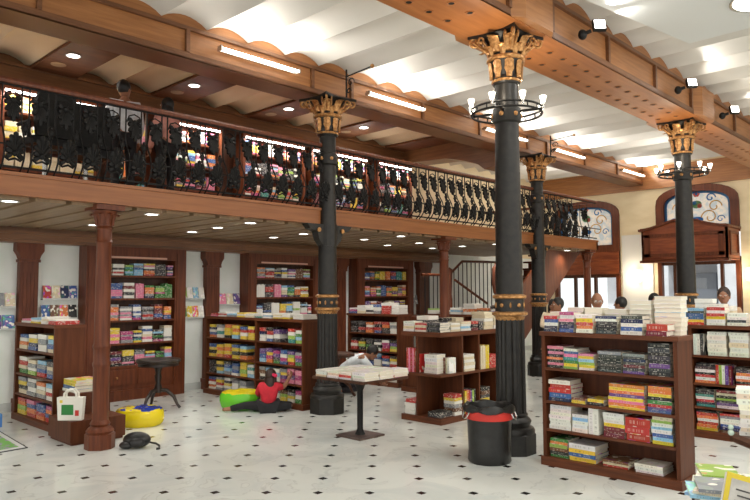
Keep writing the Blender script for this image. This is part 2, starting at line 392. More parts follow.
def tint(name, c):
    m = base(name, c, .3); nt = m.node_tree; tr = nd(m,'ShaderNodeBsdfTranslucent'); tr.inputs[0].default_value = lin(c)
    mx = nd(m,'ShaderNodeMixShader'); mx.inputs[0].default_value = .6
    lk(m,nt.nodes['Principled BSDF'].outputs[0],mx.inputs[1]); lk(m,tr.outputs[0],mx.inputs[2]); lk(m,mx.outputs[0],nt.nodes['Material Output'].inputs[0]); return m
tb, ty, trd, tg = tint('blue_glass',(70,140,205)), tint('amber_glass',(225,185,110)), tint('rose_glass',(215,110,95)), tint('green_glass',(120,165,120))
clear = base('clear_glass', (230,236,240), .05); clear.node_tree.nodes['Principled BSDF'].inputs['Transmission Weight'].default_value = 1
clear.node_tree.nodes['Principled BSDF'].inputs['IOR'].default_value = 1.02
def arched_window(n, yc, hw, zs, rise, zb):
    root = empty('window_%d'%n, (XW,yc,zb), kind='structure'); 
    def P(mb): mb.T = Matrix.Translation((-XW,-yc,-zb)); return mb
    a = arch_pts(yc, hw, zs, rise); b = arch_pts(yc, hw-.2, zs-.03, rise-.15); c = arch_pts(yc, hw-.26, zs-.04, rise-.19)
    m = P(MB())
    for i in range(len(a)-1):
        m.prism([a[i],a[i+1],b[i+1],b[i]], 'x', XW-.05, XW+.12)
    m.box(XW-.05,XW+.12,yc-hw,yc-hw+.2,zb,zs); m.box(XW-.05,XW+.12,yc+hw-.2,yc+hw,zb,zs); m.box(XW-.06,XW+.12,yc-hw,yc+hw,zb-.1,zb+.08)
    m.build('window_frame', redwood, root)
    m = P(MB())
    m.prism([(yc-hw+.2,zb+.08)]+b+[(yc+hw-.2,zb+.08)], 'x', XW+.05, XW+.06); m.build('stained_glass', glassm, root)
    m = P(MB())
    for i in range(len(b)-1): m.prism([b[i],b[i+1],c[i+1],c[i]], 'x', XW+.035, XW+.05)
    for s_ in (-1,1):
        y0, y1 = sorted((yc+s_*(hw-.2), yc+s_*(hw-.26))); m.box(XW+.035,XW+.05,y0,y1,zb+.08,zs-.03)
    m.build('blue_border', tb, root)
    m = P(MB()); X = XW+.04
    def curl(cy, cz, r, s_, t=.012, turns=1.2):
        return [(X, cy+s_*r*(1-k/22)*math.cos(k*.33*turns), cz+r*(1-k/22)*math.sin(k*.33*turns)) for k in range(18)]
    for s_ in (-1,1):
        m.tube(curl(yc+s_*.42, zs-.1, .17, s_), .014, 5, 1); m.tube(curl(yc+s_*.3, zs-.36, .2, -s_), .014, 5, 1)
        m.tube(curl(yc+s_*.33, zs+.12, .12, s_), .016, 5, 0); m.tube(curl(yc+s_*.55, zs-.42, .1, s_), .012, 5, 0)
    m.lathe([(.001,0),(.001,.01)], seg=3)
    for k in range(6):
        an = k*PI/3; m.ball((X,yc+.05*math.cos(an),zs+.24+.045*math.sin(an)), (.006,.035,.03), 8, 5, 2)
    m.ball((X-.004,yc,zs+.24), (.006,.03,.03), 8, 5, 0)
    m.ball((X,yc,zs-.02), (.008,.13,.1), 10, 6, 3); m.ball((X-.004,yc+.05,zs+.02), (.008,.06,.05), 10, 6, 0); m.ball((X-.004,yc-.07,zs-.06), (.008,.06,.06), 10, 6, 2)
    m.ball((X,yc,zs-.4), (.008,.16,.07), 10, 6, 0); m.ball((X-.006,yc,zs-.42), (.008,.05,.05), 8, 5, 2)
    m.build('leaded_motif', [tb,ty,trd,tg], root)
arched_window(1, 8.75, .98, 3.72, .47, 2.85)
arched_window(2, 5.80, .99, 3.85, .49, 3.2)
# shop front glazing below the arches
def front(n, y0, y1, ztop, bars, zl):
    root = empty('door_%d'%n, (XW,(y0+y1)/2,0), kind='structure'); yc = (y0+y1)/2
    m = MB(); m.T = Matrix.Translation((-XW,-yc,0))
    m.box(XW-.05,XW+.1,y0,y0+.1,0,ztop); m.box(XW-.05,XW+.1,y1-.1,y1,0,ztop); m.box(XW-.05,XW+.1,y0,y1,zl,ztop)
    m.build('door_frame', redwood, root)
    m = MB(); m.T = Matrix.Translation((-XW,-yc,0))
    for b in bars: m.box(XW-.02,XW+.08,b-.035,b+.035,0,zl)
    m.box(XW-.01,XW+.06,y0+.1,y1-.1,0,.25); m.box(XW-.01,XW+.06,y0+.1,y1-.1,zl-.08,zl)
    m.build('glazing_bar', darkwood, root)
    m = MB(); m.T = Matrix.Translation((-XW,-yc,0)); m.box(XW+.02,XW+.03,y0+.1,y1-.1,.25,zl-.05); m.build('glass_pane', clear, root)
front(1, 7.79, 9.71, 2.75, [9.1,8.5], 2.12)
front(2, 4.83, 6.77, 2.5, [6.36,5.25], 2.40)
# carved wooden canopy box over the entrance
root = empty('entrance_canopy', (XW-.04,5.81,2.4), 0, 'reddish wooden canopy box with wavy top over the entrance, under the arched stained glass window', 'canopy')
def L(mb): mb.T = Matrix.Translation((-XW+.04,-5.81,-2.4)); return mb
n = 16; top = [(4.83+1.98*i/n, 3.16+.2*math.sin(PI*i/n)**2) for i in range(n+1)]
m = L(MB()); m.prism([(4.83,2.42)]+top+[(6.81,2.42)], 'x', 16.66, 16.72); m.box(16.66,XW-.05,4.83,4.88,2.42,3.16); m.box(16.66,XW-.05,6.76,6.81,2.42,3.16); m.box(16.66,XW-.05,4.83,6.81,2.4,2.44); m.build('box_panel', canopywood, root)
m = L(MB()); tp = [(y,z) for y,z in top]
for (a,b),(c,d) in zip(tp, tp[1:]): m.prism([(a,b),(c,d),(c,d+.05),(a,b+.05)], 'x', 16.58, 16.78)
m.box(16.6,XW-.05,4.78,4.9,3.14,3.2); m.box(16.6,XW-.05,6.74,6.87,3.14,3.2); m.box(16.6,16.76,4.8,6.84,2.36,2.42)
for a, b in ((4.9,5.02),(6.6,6.74)): m.box(16.63,16.67,a,b,2.5,3.05)
m.box(16.63,16.67,4.9,6.74,2.5,2.58); m.box(16.63,16.67,4.9,6.74,2.98,3.06)
m.box(16.85,17.4,4.8,4.84,2.5,2.56); m.box(16.85,17.4,4.8,4.84,3.0,3.06); m.box(16.8,16.87,4.8,4.84,2.5,3.06); m.box(17.38,17.45,4.8,4.84,2.5,3.06)
m.build('cornice', redwood, root)
m = MB(); m.box(XW-.06,XW,7.79,9.71,2.14,2.74); m.box(XW-.09,XW,7.79,9.71,2.5,2.56); m.box(XW-.09,XW,7.79,9.71,2.14,2.22); S('trim_13', m, canopywood)
# outside: pale stone street front and pavement
fac = noisy('street_stone', (206,208,214), (224,226,232), (2,2,2), .8)
root = empty('street_building', (24,7,0), 0, 'grey stone building across the street, seen through the shop front glass', 'building')
m = MB(); m.box(0,1,-.3,.3,0,6); m.box(0,1,-2.2,-1.6,0,6); m.box(0,1,1.9,2.5,0,6); m.box(0,1,-4,4.5,2.6,6); m.box(.6,1,-4,4.5,0,.9); m.box(0.8,1,-4,4.5,0,2.6); m.build('facade', fac, root)
m = MB(); m.box(.5,.62,.5,1.7,1.0,2.3); m.box(.5,.62,-1.4,-.5,1.0,2.3); m.box(.5,.62,2.7,3.7,1,2.3); m.build('window_shutter', base('street_shutter',(120,124,132),.6), root)
m = MB(); m.box(-.35,-.3,.55,1.15,1.75,2.1); m.box(-.35,-.3,-1.5,-.9,1.65,1.95); m.build('notice_board', base('street_sign_grey',(110,112,116),.6), root)
S('ground_outside', MB().box(XW+.3,30,-4,16,-.1,-.02), base('pavement',(190,188,184),.8))

# ---- pilasters on the back wall
def pilaster(n, xa, xb):
    m = MB(); y0 = YB-.12; w = xb-xa
    m.box(xa,xb,y0,YB,.18,2.12); m.box(xa-.03,xb+.03,y0-.03,YB,0,.18); m.box(xa-.02,xb+.02,y0-.02,YB,2.10,2.14)
    m.prism([(xa,2.14),(xb,2.14),(xb+.02,2.2),(xb+.06,2.26),(xb+.06,2.37),(xa-.06,2.37),(xa-.06,2.26),(xa-.02,2.2)], 'y', y0-.04, YB)
    for k in range(1,5): x = xa+w*k/5; m.box(x-.006,x+.006,y0-.008,y0,.24,1.95)
    S('trim_%d'%n, m, redwood)
for n,(a,b) in enumerate([(3.37,3.62),(6.40,6.66),(9.50,9.74),(12.13,12.5)]): pilaster(20+n, a, b)

# ================================================================== COLUMNS
def volute(cx, cz, r, y):
    return [(cx+r*(1-k/16)*math.cos(k*.62), y, cz+r*(1-k/16)*math.sin(k*.62)) for k in range(14)]
def leaf(mb, ang, r0, z0, r1, z1, w, mat=0, curl=.05):
    n = 7; T0 = mb.T.copy(); mb.T = T0 @ Matrix.Rotation(ang,4,'Z'); vs = []; fs = []
    for i in range(n+1):
        t = i/n; r = r0+(r1-r0)*t**1.6 + .012; z = z0+(z1-z0)*math.sin(t*PI*.5)
        if t > .8: z -= curl*(t-.8)*2; r += curl*(t-.8)*3
        ww = w*(math.sin(PI*(.12+.8*t))**.7)*.5*(1+.18*math.cos(t*25))
        vs += [(r,-ww,z),(r+.022,0,z),(r,ww,z),(r-.012,ww*.8,z-.004),(r-.012,-ww*.8,z-.004)]
    for i in range(n):
        a, b = 5*i, 5*i+5
        for k in range(5): fs.append((a+k, a+(k+1)%5, b+(k+1)%5, b+k))
    fs += [(4,3,2,1,0), tuple(range(5*n,5*n+5))]
    mb.add(vs, fs, mat); mb.T = T0
def iron_column(x, y, label, ring=False, bracket=False, rb=.155, plate=True):
    root = empty('iron_column', (x,y,0), 0, label, 'column')
    m = MB(); m.lathe([(.25,0),(.25,.2),(.235,.215)], seg=8, ph=PI/8, mat=0); m.lathe([(.235,.2),(.24,.23),(.225,.26),(.19,.275),(.195,.30),(.205,.325),(.19,.35),(.165,.37),(.17,.39),(.16,.41)], seg=28)
    m.build('base', iron, root, True)
    m = MB(); seg = 40; prof = []
    vs = []; fs = []; zz = [.4,.9,1.38]
    for z in zz:
        for k in range(seg):
            r = rb-(.010 if k%2 else 0)-(z-.4)*.006; a = 2*PI*k/seg; vs.append((r*math.cos(a), r*math.sin(a), z))
    for j in range(2):
        for k in range(seg): fs.append((j*seg+k, j*seg+(k+1)%seg, (j+1)*seg+(k+1)%seg, (j+1)*seg+k))
    m.add(vs, fs); m.build('fluted_shaft', iron, root)
    m = MB(); m.lathe([(rb-.01,1.36),(rb+.005,1.40),(rb+.03,1.415),(rb+.03,1.44),(rb-.005,1.45)], seg=28, mat=1); m.lathe([(rb-.005,1.44),(rb-.005,1.58)], seg=28, mat=0)
    m.lathe([(rb-.005,1.58),(rb+.02,1.59),(rb+.02,1.615),(rb-.01,1.63)], seg=28, mat=1); m.build('collar', [iron,gold], root, True)
    m = MB()
    for k in range(10):
        a = 2*PI*k/10; mm = .022 if k%2 else .012
        m.T = Matrix.Rotation(a,4,'Z'); m.ball((rb-.005,0,1.515), (.012,mm,.03 if k%2==0 else .022), 8, 6)
    m.build('gilt_stud', gold, root)
    m = MB(); m.lathe([(rb-.012,1.62),(rb-.02,2.6),(rb-.03,3.5),(rb-.03,3.88)], seg=28); m.build('shaft', iron, root, True)
    m = MB(); m.lathe([(rb-.03,3.44),(rb-.005,3.46),(rb-.005,3.6),(rb-.03,3.62)], seg=28, mat=0)
    for k in range(6):
        m.T = Matrix.Rotation(PI/3*k+.2,4,'Z'); m.ball((rb-.002,0,3.53), (.014,.026,.026), 8, 6, 1)
    m.build('upper_band', [iron,gold], root, True)
    # capital
    zt = 4.40
    m = MB(); m.lathe([(.135,3.86),(.15,3.88),(.15,3.93),(.138,3.95),(.165,4.09),(.19,4.13),(.19,4.16),(.16,4.17),(.165,4.24),(.22,4.34),(.27,zt-.03)], seg=28)
    m.build('capital_bell', iron, root, True)
    m = MB(); m.lathe([(.14,3.87),(.158,3.89),(.158,3.905),(.14,3.92)], seg=28, mat=0); m.lathe([(.19,4.11),(.205,4.125),(.205,4.145),(.19,4.16)], seg=28); m.build('gilt_ring', gold, root, True)
    lf = None
    for k in range(8):
        if lf is None: q = MB(); leaf(q, 0, .145, 3.92, .172, 4.11, .10, curl=.02); lf = q.build('neck_leaf', gold, root, True); o = lf
        else: o = link_copy(lf)
        o.rotation_euler = (0,0,PI/4*k)
    lf = None
    for k in range(8):
        if lf is None: q = MB(); leaf(q, PI/8, .16, 4.16, .235, 4.26, .09); lf = q.build('lower_acanthus_leaf', gold, root, True); o = lf
        else: o = link_copy(lf)
        o.rotation_euler = (0,0,PI/4*k)
    lf = None
    for k in range(8):
        if lf is None: q = MB(); leaf(q, 0, .175, 4.19, .275, 4.345, .125); lf = q.build('acanthus_leaf', gold, root, True); o = lf
        else: o = link_copy(lf)
        o.rotation_euler = (0,0,PI/4*k)
    lf = None
    for k in range(4):
        if lf is None:
            q = MB(); pts = [(.17+ .012*i*1.6, 0, 4.20+.013*i) for i in range(9)]
            q.tube(pts+[(.34+.045*math.cos(t), 0, 4.325+.045*math.sin(t)) for t in [2.2-.5*j for j in range(10)]]+[(.34,0,4.325)], .016, 6)
            for s_ in (-.055,.055): q.tube([(.2,s_,4.24),(.25,s_*1.2,4.31)]+[(.275+.03*math.cos(t), s_*1.2, 4.33+.03*math.sin(t)) for t in [2.4-.7*j for j in range(7)]], .012, 6)
            lf = q.build('volute', gold, root, True); o = lf
        else: o = link_copy(lf)
        o.rotation_euler = (0,0,PI/4+PI/2*k)
    m = MB(); c = .29; poly = []
    for i in range(4):
        a = PI/2*i; cs, sn = math.cos(a), math.sin(a)
        for px_, py_ in ((c,-c),(c-.05,-.12),(c-.06,0),(c-.05,.12)): poly.append((px_*cs-py_*sn, px_*sn+py_*cs))
    m.prism(poly, 'z', zt-.035, zt); m.build('abacus', iron, root)
    if ring:
        m = MB(); rr = .37
        for z, t in ((3.60,.012),(3.545,.012)): m.tube([(rr*math.cos(a*PI/16), rr*math.sin(a*PI/16), z) for a in range(32)], t, 6, closed=True)
        for k in range(4):
            a = PI/2*k+.3; m.tube([(.13*math.cos(a),.13*math.sin(a),3.57),(rr*math.cos(a),rr*math.sin(a),3.57)], .014, 6)
        for k in range(16):
            a = PI/8*k; m.tube([(rr*math.cos(a),rr*math.sin(a),3.545),(rr*math.cos(a),rr*math.sin(a),3.6)], .008, 5)
        m.build('lamp_ring', wrought, root)
        for k in range(8):
            a = PI/4*k+.2; X_, Y_ = (rr+.03)*math.cos(a), (rr+.03)*math.sin(a)
            m = MB(); m.lathe([(.014,3.56),(.014,3.61)], X_, Y_, 10, 0); m.lathe([(.016,3.61),(.026,3.64),(.036,3.685),(.03,3.69)], X_, Y_, 10, 1)
            m.build('lamp_bulb', [steel, bulb], root, True)
        for a in (.2,PI+.2): lamp('POINT','column_lamp',(x+.5*math.cos(a),y+.5*math.sin(a),3.78),9,WARM,.05)
    if bracket:
        for s_ in (-1,1):
            m = MB(); m.prism([(s_*.12,2.6),(s_*.42,2.6),(s_*.36,2.53),(s_*.24,2.5),(s_*.2,2.38),(s_*.12,2.3)], 'y', -.06, .06); m.lathe([(.14,2.3),(.14,2.6)], seg=16) if s_ == 1 else None
            m.build('side_bracket', iron, root)
            m = MB(); m.T = Matrix.Translation((s_*.22,-.065,2.52)) @ Matrix.Rotation(PI/2,4,'X'); m.lathe([(.03,0),(.03,.02)], seg=14); m.build('gilt_roundel', gold, root)
    if plate:                                            # wrought bracket with a rod, standing on the abacus
        m = MB(); m.tube([(.12,-.26,zt),(.12,-.26,zt+.40)], .014, 6); m.tube([(.12,-.27,zt+.30),(.12,-.75,zt+.33)], .01, 6)
        m.tube([(.12,-.29-.07*(1-k/14)*math.cos(k*.55)-.06, zt+.2+.07*(1-k/14)*math.sin(k*.55)) for k in range(12)], .009, 5)
        m.tube([(.12,-.27-.05*(1-k/14)*math.cos(k*.55)-.04, zt+.08+.05*(1-k/14)*math.sin(k*.55)) for k in range(12)], .009, 5)
        m.build('wrought_bracket', wrought, root); m = MB(); m.ball((.12,-.77,zt+.332), .03, 10, 7); m.build('gilt_finial', gold, root)
    return root
iron_column(6.09, 3.90, 'black iron column with gilt capital and lamp ring, behind the litter bin', ring=True, plate=False)
iron_column(6.33, 7.02, 'black iron column with gilt capital beside the corner bookcase', bracket=True, rb=.145)
iron_column(12.0, 7.0, 'far black iron column under the gallery end, left of woman in cream', bracket=True, rb=.15)
iron_column(11.27, 3.90, 'black iron column with lamp ring in front of the entrance canopy', ring=True, plate=False)
def wood_column(x, y, label, s=1.0):
    root = empty('wooden_column', (x,y,0), 0, label, 'column')
    m = MB(); m.lathe([(.2,0),(.2,.155),(.185,.165)], seg=8, ph=PI/8); m.lathe([(.17,.16),(.185,.185),(.165,.21),(.12,.24),(.135,.26),(.12,.28),(.11,.3)], seg=24); m.build('base', redwood, root, True)
    m = MB(); m.lathe([(.108,.29),(.108,.86),(.118,.88),(.118,.9),(.108,.92),(.108,1.05),(.118,1.07),(.118,1.09),(.106,1.11),(.1,2.19),(.115,2.21),(.1,2.23),(.1,2.34),(.12,2.36),(.1,2.38)], seg=24); m.build('shaft', redwood, root, True)
    m = MB(); m.lathe([(.1,2.37),(.11,2.44),(.15,2.51),(.17,2.545)], seg=24); m.box(-.2,.2,-.2,.2,2.55,2.605)
    m.build('capital', redwood, root, True)
    lf = None
    for k in range(8):
        if lf is None: q = MB(); leaf(q, 0, .1, 2.39, .165, 2.52, .08); lf = q.build('carved_leaf', redwood, root, True); o = lf
        else: o = link_copy(lf)
        o.rotation_euler = (0,0,PI/4*k)
    root.scale = (.78,.78,1)
    return root
wood_column(3.22, 7.2, 'carved reddish wooden column at left, beside the white tote bag')
wood_column(9.2, 7.2, 'carved reddish wooden column behind the corner display rack')
wood_column(14.5, 7.2, 'carved reddish wooden column under the far end of the gallery')

# ================================================================== LIGHT FITTINGS
def tube_light(xa, xb, lab):
    root = empty('tube_light', ((xa+xb)/2,7.0,4.66), 0, lab, 'light', 'tube lights on the gallery beam'); h = (xb-xa)/2
    m = MB(); m.box(-h,h,.03,.065,-.02,.02); m.box(-h-.02,-h,-.05,.03,-.03,.03); m.box(h,h+.02,-.05,.03,-.03,.03); m.build('holder', steel, root)
    m = MB(); m.T = Matrix.Rotation(PI/2,4,'Y') @ Matrix.Identity(4); m.lathe([(.016,-h),(.016,h)], seg=10); o = m.build('tube', tubem, root, True); o.location = (0,-.03,.0)
    lamp('AREA','tube_glow',((xa+xb)/2,6.9,4.66),26,(1,.97,.9),xb-xa,.06,aim=((xa+xb)/2,6.2,5.3))
TL = [(1.6,2.9,'leftmost'),(4.53,5.75,'left'),(7.13,8.42,'second'),(10.2,11.6,'third'),(12.77,14.03,'fourth'),(16.07,17.34,'fifth')]
for (a,b,_), l in zip(TL, ['white tube light on the gallery beam beyond the left edge', 'long white tube light on gallery beam left of the first black capital','white tube light on gallery beam right of the first black capital','white tube light on gallery beam behind the nearest black column','white tube light on gallery beam just right of the far black capital','white tube light on gallery beam end beside the cream wall']): 
    if a > 2: tube_light(a,b,l)
# round recessed downlights: under the gallery
def downlight(x, y, z, lab, grp, r=.075, p=14):
    root = empty('downlight', (x,y,z), 0, lab, 'light', grp)
    m = MB(); m.lathe([(r,0),(r+.015,-.008),(r+.015,-.012),(r-.005,-.012)], seg=20, cap=False); m.build('bezel', panelw, root)
    m = MB(); m.lathe([(r-.004,-.009),(r-.004,-.002)], seg=20); m.build('lens', dlm, root)
    lamp('SPOT','downlight_beam',(x,y,z-.03),p*2.3,NEUT,.06,rot=(0,0,0),spot=150,blend=.8)
POS = [(2.29,7.3),(2.3,8.9),(3.85,7.35),(3.68,8.2),(3.9,9.05),(5.25,7.35),(5.3,8.2),(5.4,9.05),(6.84,8.15),(6.9,9.0),(8.25,7.35),(8.3,8.25),(8.1,9.0),(9.66,8.15),(9.65,8.95),(10.95,7.3),(10.95,8.1),(10.98,8.9),(12.36,7.3),(13.77,7.3)]
near = {0:'wooden column at left',}
for i,(x,y) in enumerate(POS):
    row = 'front' if y < 7.6 else ('middle' if y < 8.6 else 'back')
    if y == 8.2 or x < 3: ref = 'above the low children bookcase' if x < 3 else 'right of the left wooden column'
    ref = ('at the far left edge' if x < 3 else 'by the left wooden column' if x < 4.5 else 'left of the first black column' if x < 6 else 'close to the first black column' if x < 7.5 else 'right of the first black column' if x < 9 else 'by the middle wooden column' if x < 10 else 'left of the stair hall' if x < 11.5 else 'beside the far black column' if x < 13 else 'at the gallery end')
    downlight(x, y, 2.585, 'round white downlight in the %s row under the gallery, %s'%(row,ref), 'downlights under the gallery')
for i,x in enumerate((1.7,3.53,5.34,7.17,9.0)):
    downlight(x, 8.95, ZV-.07, 'round white downlight in wooden ceiling panel above gallery, %s'%['beyond left edge','above men at left','centre left','behind the first capital','left of curved beam'][i], 'downlights over the gallery', .085, 12)
    m = MB(); m.lathe([(.10,ZV-.078),(.10,ZV-.07)], x+.0, 9.45, 20); tag(m.build('ceiling_speaker', slatwood), 'round wooden speaker disc in ceiling panel behind downlight, %s'%['beyond left edge','above men at left','centre left','behind the first capital','left of curved beam'][i], 'speaker')
# big round light in the dropped panel
root = empty('round_ceiling_light', (7.95,1.86,4.78), 0, 'large round white light set in the flat ceiling panel, top right corner', 'light')
m = MB(); m.lathe([(.30,-.01),(.33,-.02),(.33,.0)], seg=32, cap=False); m.build('rim', steel, root); m = MB(); m.lathe([(.30,-.015),(.30,-.005)], seg=32); m.build('diffuser', base('big_lens',(255,255,255),.4,emit=(255,252,246),es=3), root)
# floodlights along beam 2
for i,(x,lab) in enumerate(((7.05,'black floodlight on hall beam nearest the large gilt capital'),(10.0,'black floodlight on hall beam left of the far capital'),(12.0,'black floodlight on hall beam right of the far capital'))):
    root = empty('floodlight', (x,3.53,4.58), 0, lab, 'light', 'floodlights on the hall beam')
    m = MB(); m.ball((0,-.04,0), (.06,.05,.06), 10, 7); m.tube([(0,-.02,0),(.03,-.13,.03)], .022, 6); m.build('mount', wrought, root, True)
    hd = bpy.data.objects.new('lamp_head', None)
    m = MB(); m.box(-.09,.09,-.085,.085,-.06,.0); m.prism([(-.06,-.06),(.06,-.06),(.04,-.11),(-.04,-.11)], 'x', -.05, .05); h = m.build('housing', wrought, root)
    h.location = (.06,-.22,.09); h.scale = (.8,.8,.8); h.rotation_euler = (Vector((-.8,-.75,.35))).to_track_quat('Z','Y').to_euler()
    m = MB(); m.box(-.075,.075,-.07,.07,.001,.01); l2 = m.build('lens', base('flood_lens_%d'%i,(255,255,255),.3,emit=(255,252,244),es=7), h)
    lamp('SPOT','flood_beam',(x-.1,3.1,4.75),14,NEUT,.05,aim=(x-1.5,.5,5.2),spot=130)
    lamp('SPOT','flood_beam_b',(x+.1,3.15,4.7),10,NEUT,.05,aim=(x+.9,2.6,5.0),spot=120)
# lights that wash the soffit of beam 2 beside its columns, and the capitals
for x in (5.62,6.55,10.8,11.75):
    lamp('SPOT','capital_uplight',(x,3.9,3.75),9,WARM,.04,aim=(x+(.2 if x in (6.55,11.75) else -.2),3.85,4.4),spot=110)
for i,(y,lab) in enumerate(((7.25,'glowing wall lamp between the two arched windows'),(4.6,'glowing wall lamp at right of the entrance canopy'))):
    root = empty('wall_lamp', (XW-.03,y,2.05), 0, lab, 'light'); m = MB(); m.box(-.02,.03,-.05,.05,-.1,.1); m.build('back_plate', steel, root)
    m = MB(); m.lathe([(.05,-.14),(.085,-.1),(.085,.12),(.05,.16)], -.1, 0, 16); m.build('shade', base('lamp_shade_%d'%i,(255,250,235),.4,emit=(255,246,224),es=6), root, True)
    lamp('POINT','wall_lamp_glow',(XW-.32,y,2.05),26,WARM,.1)
for x,y in ((9.2,9.2),(13.3,8.6),(14.5,5.5),(15.5,8.9)):
    lamp('POINT','stair_hall_light',(x,y,4.3 if x>11 else 4.5),24 if x>11 else 8,NEUT,.2)

# ================================================================== GALLERY RAILING
rail = empty('gallery_railing', (0,7.05,2.84), 0, 'long black wrought iron gallery railing with palmettes and wooden handrail', 'railing')
m = MB(); m.prism([(-.04,.86),(.04,.86),(.045,.89),(.03,.915),(-.03,.915),(-.045,.89)], 'x', -1.5, 14.72); m.box(14.64,14.72,0,3.2,.86,.915); m.build('handrail', redwood, rail, True)
m = MB(); m.box(-1.5,14.7,-.012,.012,.845,.86); m.box(-1.5,14.7,-.012,.012,.035,.055); m.box(-1.5,14.7,-.1,-.085,.24,.255); m.build('horizontal_bar', wrought, rail)
bar = MB(); bar.tube([(0,0,.86),(0,0,.5),(0,-.03,.42),(0,-.09,.32),(0,-.115,.22),(0,-.10,.12),(0,-.05,.05),(0,0,.01),(0,0,0)], .009, 5)
def palm(mb, up, w, h, n=9, th=.014):
    for k in range(n):
        a = (k-(n-1)/2)/((n-1)/2)*R(105); L_ = h*(1-.28*abs(a)/R(105)); ca, sa = math.sin(a)*w/h*1.0, math.cos(a)
        tip = Vector((ca*L_, -.03*math.cos(a), sa*L_))
        pts = [Vector((0,-.02,0))+tip*t for t in (0,.35,.7,.92,1)]
        if not up: pts = [Vector((p.x,p.y,-p.z)) for p in pts]
        mb.tube(pts, [.008,.018,.028,.024,.006], 5)
    mb.ball((0,-.03,0), (.028,.028,.032), 8, 6); return mb
b0 = u0 = l0 = g0 = None; NB = 0
xs = []; x = 2.207-.25*4
while x < 14.6: xs.append(x); x += .25
xs = xs[:50]+[x for x in xs[50:]]
for i,x in enumerate(xs[:50]):
    for dx in (-.09,.09):
        if b0 is None: b0 = bar.build('baluster', wrought, rail); o = b0
        else: o = link_copy(b0)
        o.location = (x+dx,0,0)
    if u0 is None:
        q = MB(); palm(q, False, .10, .22); q.tube([(-.085,-.01,.0),(-.06,-.01,.07),(0,-.01,.095),(.06,-.01,.07),(.085,-.01,.0)], .008, 5); u0 = q.build('upper_palmette', wrought, rail, True); o = u0
        q = MB(); palm(q, True, .105, .21, 9, .018); q.tube([(-.09,-.0,-.03),(-.05,-.02,-.07),(0,-.03,-.05),(.05,-.02,-.07),(.09,0,-.03)], .012, 5); l0 = q.build('lower_palmette', wrought, rail, True); o2 = l0
        q = MB(); q.ball((0,0,0), (.03,.02,.045), 8, 6); q.ball((0,0,.05), (.02,.015,.02), 6, 5); q.ball((0,0,-.05), (.02,.015,.02), 6, 5); q.tube([(-.04,0,0),(.04,0,0)], .01, 5); g0 = q.build('boss', wrought, rail, True); o3 = g0
    else: o = link_copy(u0); o2 = link_copy(l0); o3 = link_copy(g0)
    o.location = (x,0,.70); o2.location = (x,-.09,.16); o3.location = (x+.125,0,.44)
# return railing along the gallery end
for k in range(8):
    for s_ in (-.09,.09): o = link_copy(b0); o.rotation_euler = (0,0,PI/2); o.location = (14.68,.3+.25*k+s_,0)
    o = link_copy(u0); o.rotation_euler = (0,0,PI/2); o.location = (14.68,.3+.25*k,.70); o = link_copy(l0); o.rotation_euler = (0,0,PI/2); o.location = (14.72,.3+.25*k,.16)

# ================================================================== BOOKCASES
def frame(loc, rz): return Matrix.Translation(loc) @ Matrix.Rotation(rz,4,'Z')
SH = [.08,.345,.61,.925]
def bookcase(label, loc, rz, w, d=.33, h=1.27, shelves=SH, divs=(), cat='bookcase', mat=None, name='bookcase', open_end=False):
    mat = mat or shelfwood
    root = empty(name, loc, rz, label, cat)
    t = .035
    for x in [(0,t),(w-t,w)]:
        m = MB(); m.box(x[0],x[1],0,d,.08,h-.04); m.build('side_panel', mat, root)
    m = MB(); m.box(t,w-t,d-.015,d,.08,h-.04); m.build('back_panel', mat, root)
    m = MB(); m.box(-.015,w+.015,-.015,d+.0,h-.04,h); m.build('top_board', shelfwoodh, root)
    m = MB(); m.box(-.015,w+.015,-.02,d,0,.08); m.build('plinth', shelfwoodh, root)
    for z in shelves[1:]: m = MB(); m.box(t,w-t,.006,d-.015,z-.025,z); m.build('shelf_board', shelfwoodh, root)
    for x in divs: m = MB(); m.box(x-t/2,x+t/2,.002,d-.015,.08,h-.04); m.build('divider', mat, root)
    return root, frame(loc, rz)

# ---- books
PAL = dict(w=((232,230,222),'white'), c=((222,208,176),'cream'), r=((186,52,46),'red'), m=((110,26,38),'maroon'), n=((28,40,84),'navy'), b=((60,94,154),'blue'),
  l=((140,190,220),'light blue'), t=((64,144,138),'teal'), g=((60,130,58),'green'), L=((152,188,84),'lime green'), y=((226,198,58),'yellow'), o=((220,124,62),'orange'),
  p=((226,130,160),'pink'), M=((180,62,124),'magenta'), u=((104,72,136),'purple'), k=((26,26,28),'black'), h=((62,62,66),'charcoal'), B=((112,74,48),'brown'), G=((140,142,146),'grey'))
def book_mesh(pagefront=False):
    m = MB(); e = .07
    m.box(-.5,.5,0,1,0,e,1); m.box(-.5,.5,0,1,1-e,1,1); m.box(-.5,.5,0,.02,e,1-e,0)      # covers and spine
    m.box(-.485,.485,.02,.975,e,1-e,2)
    return m
BK = book_mesh().build('book', [M_SP,M_CV,M_PG]); 
BKME = BK.data; bpy.data.objects.remove(BK)
ORD = ['bottom','second','third','fourth','fifth','sixth','seventh','eighth','ninth','tenth','eleventh','twelfth']
NBK = [0]; SMALL = ('two-bay','left bookcase','far bookcase','stairs bookcase','low box','rear top','back of right','side top','plinth of middle','side plinth','small round','side shelf of middle')
STUFF = MB()
def sbox(M, x0, x1, y0, y1, z0, z1, c):
    STUFF.T = M; STUFF.curc = lin(c); STUFF.box(x0,x1,y0,y1,z0,z1); STUFF.curc = None
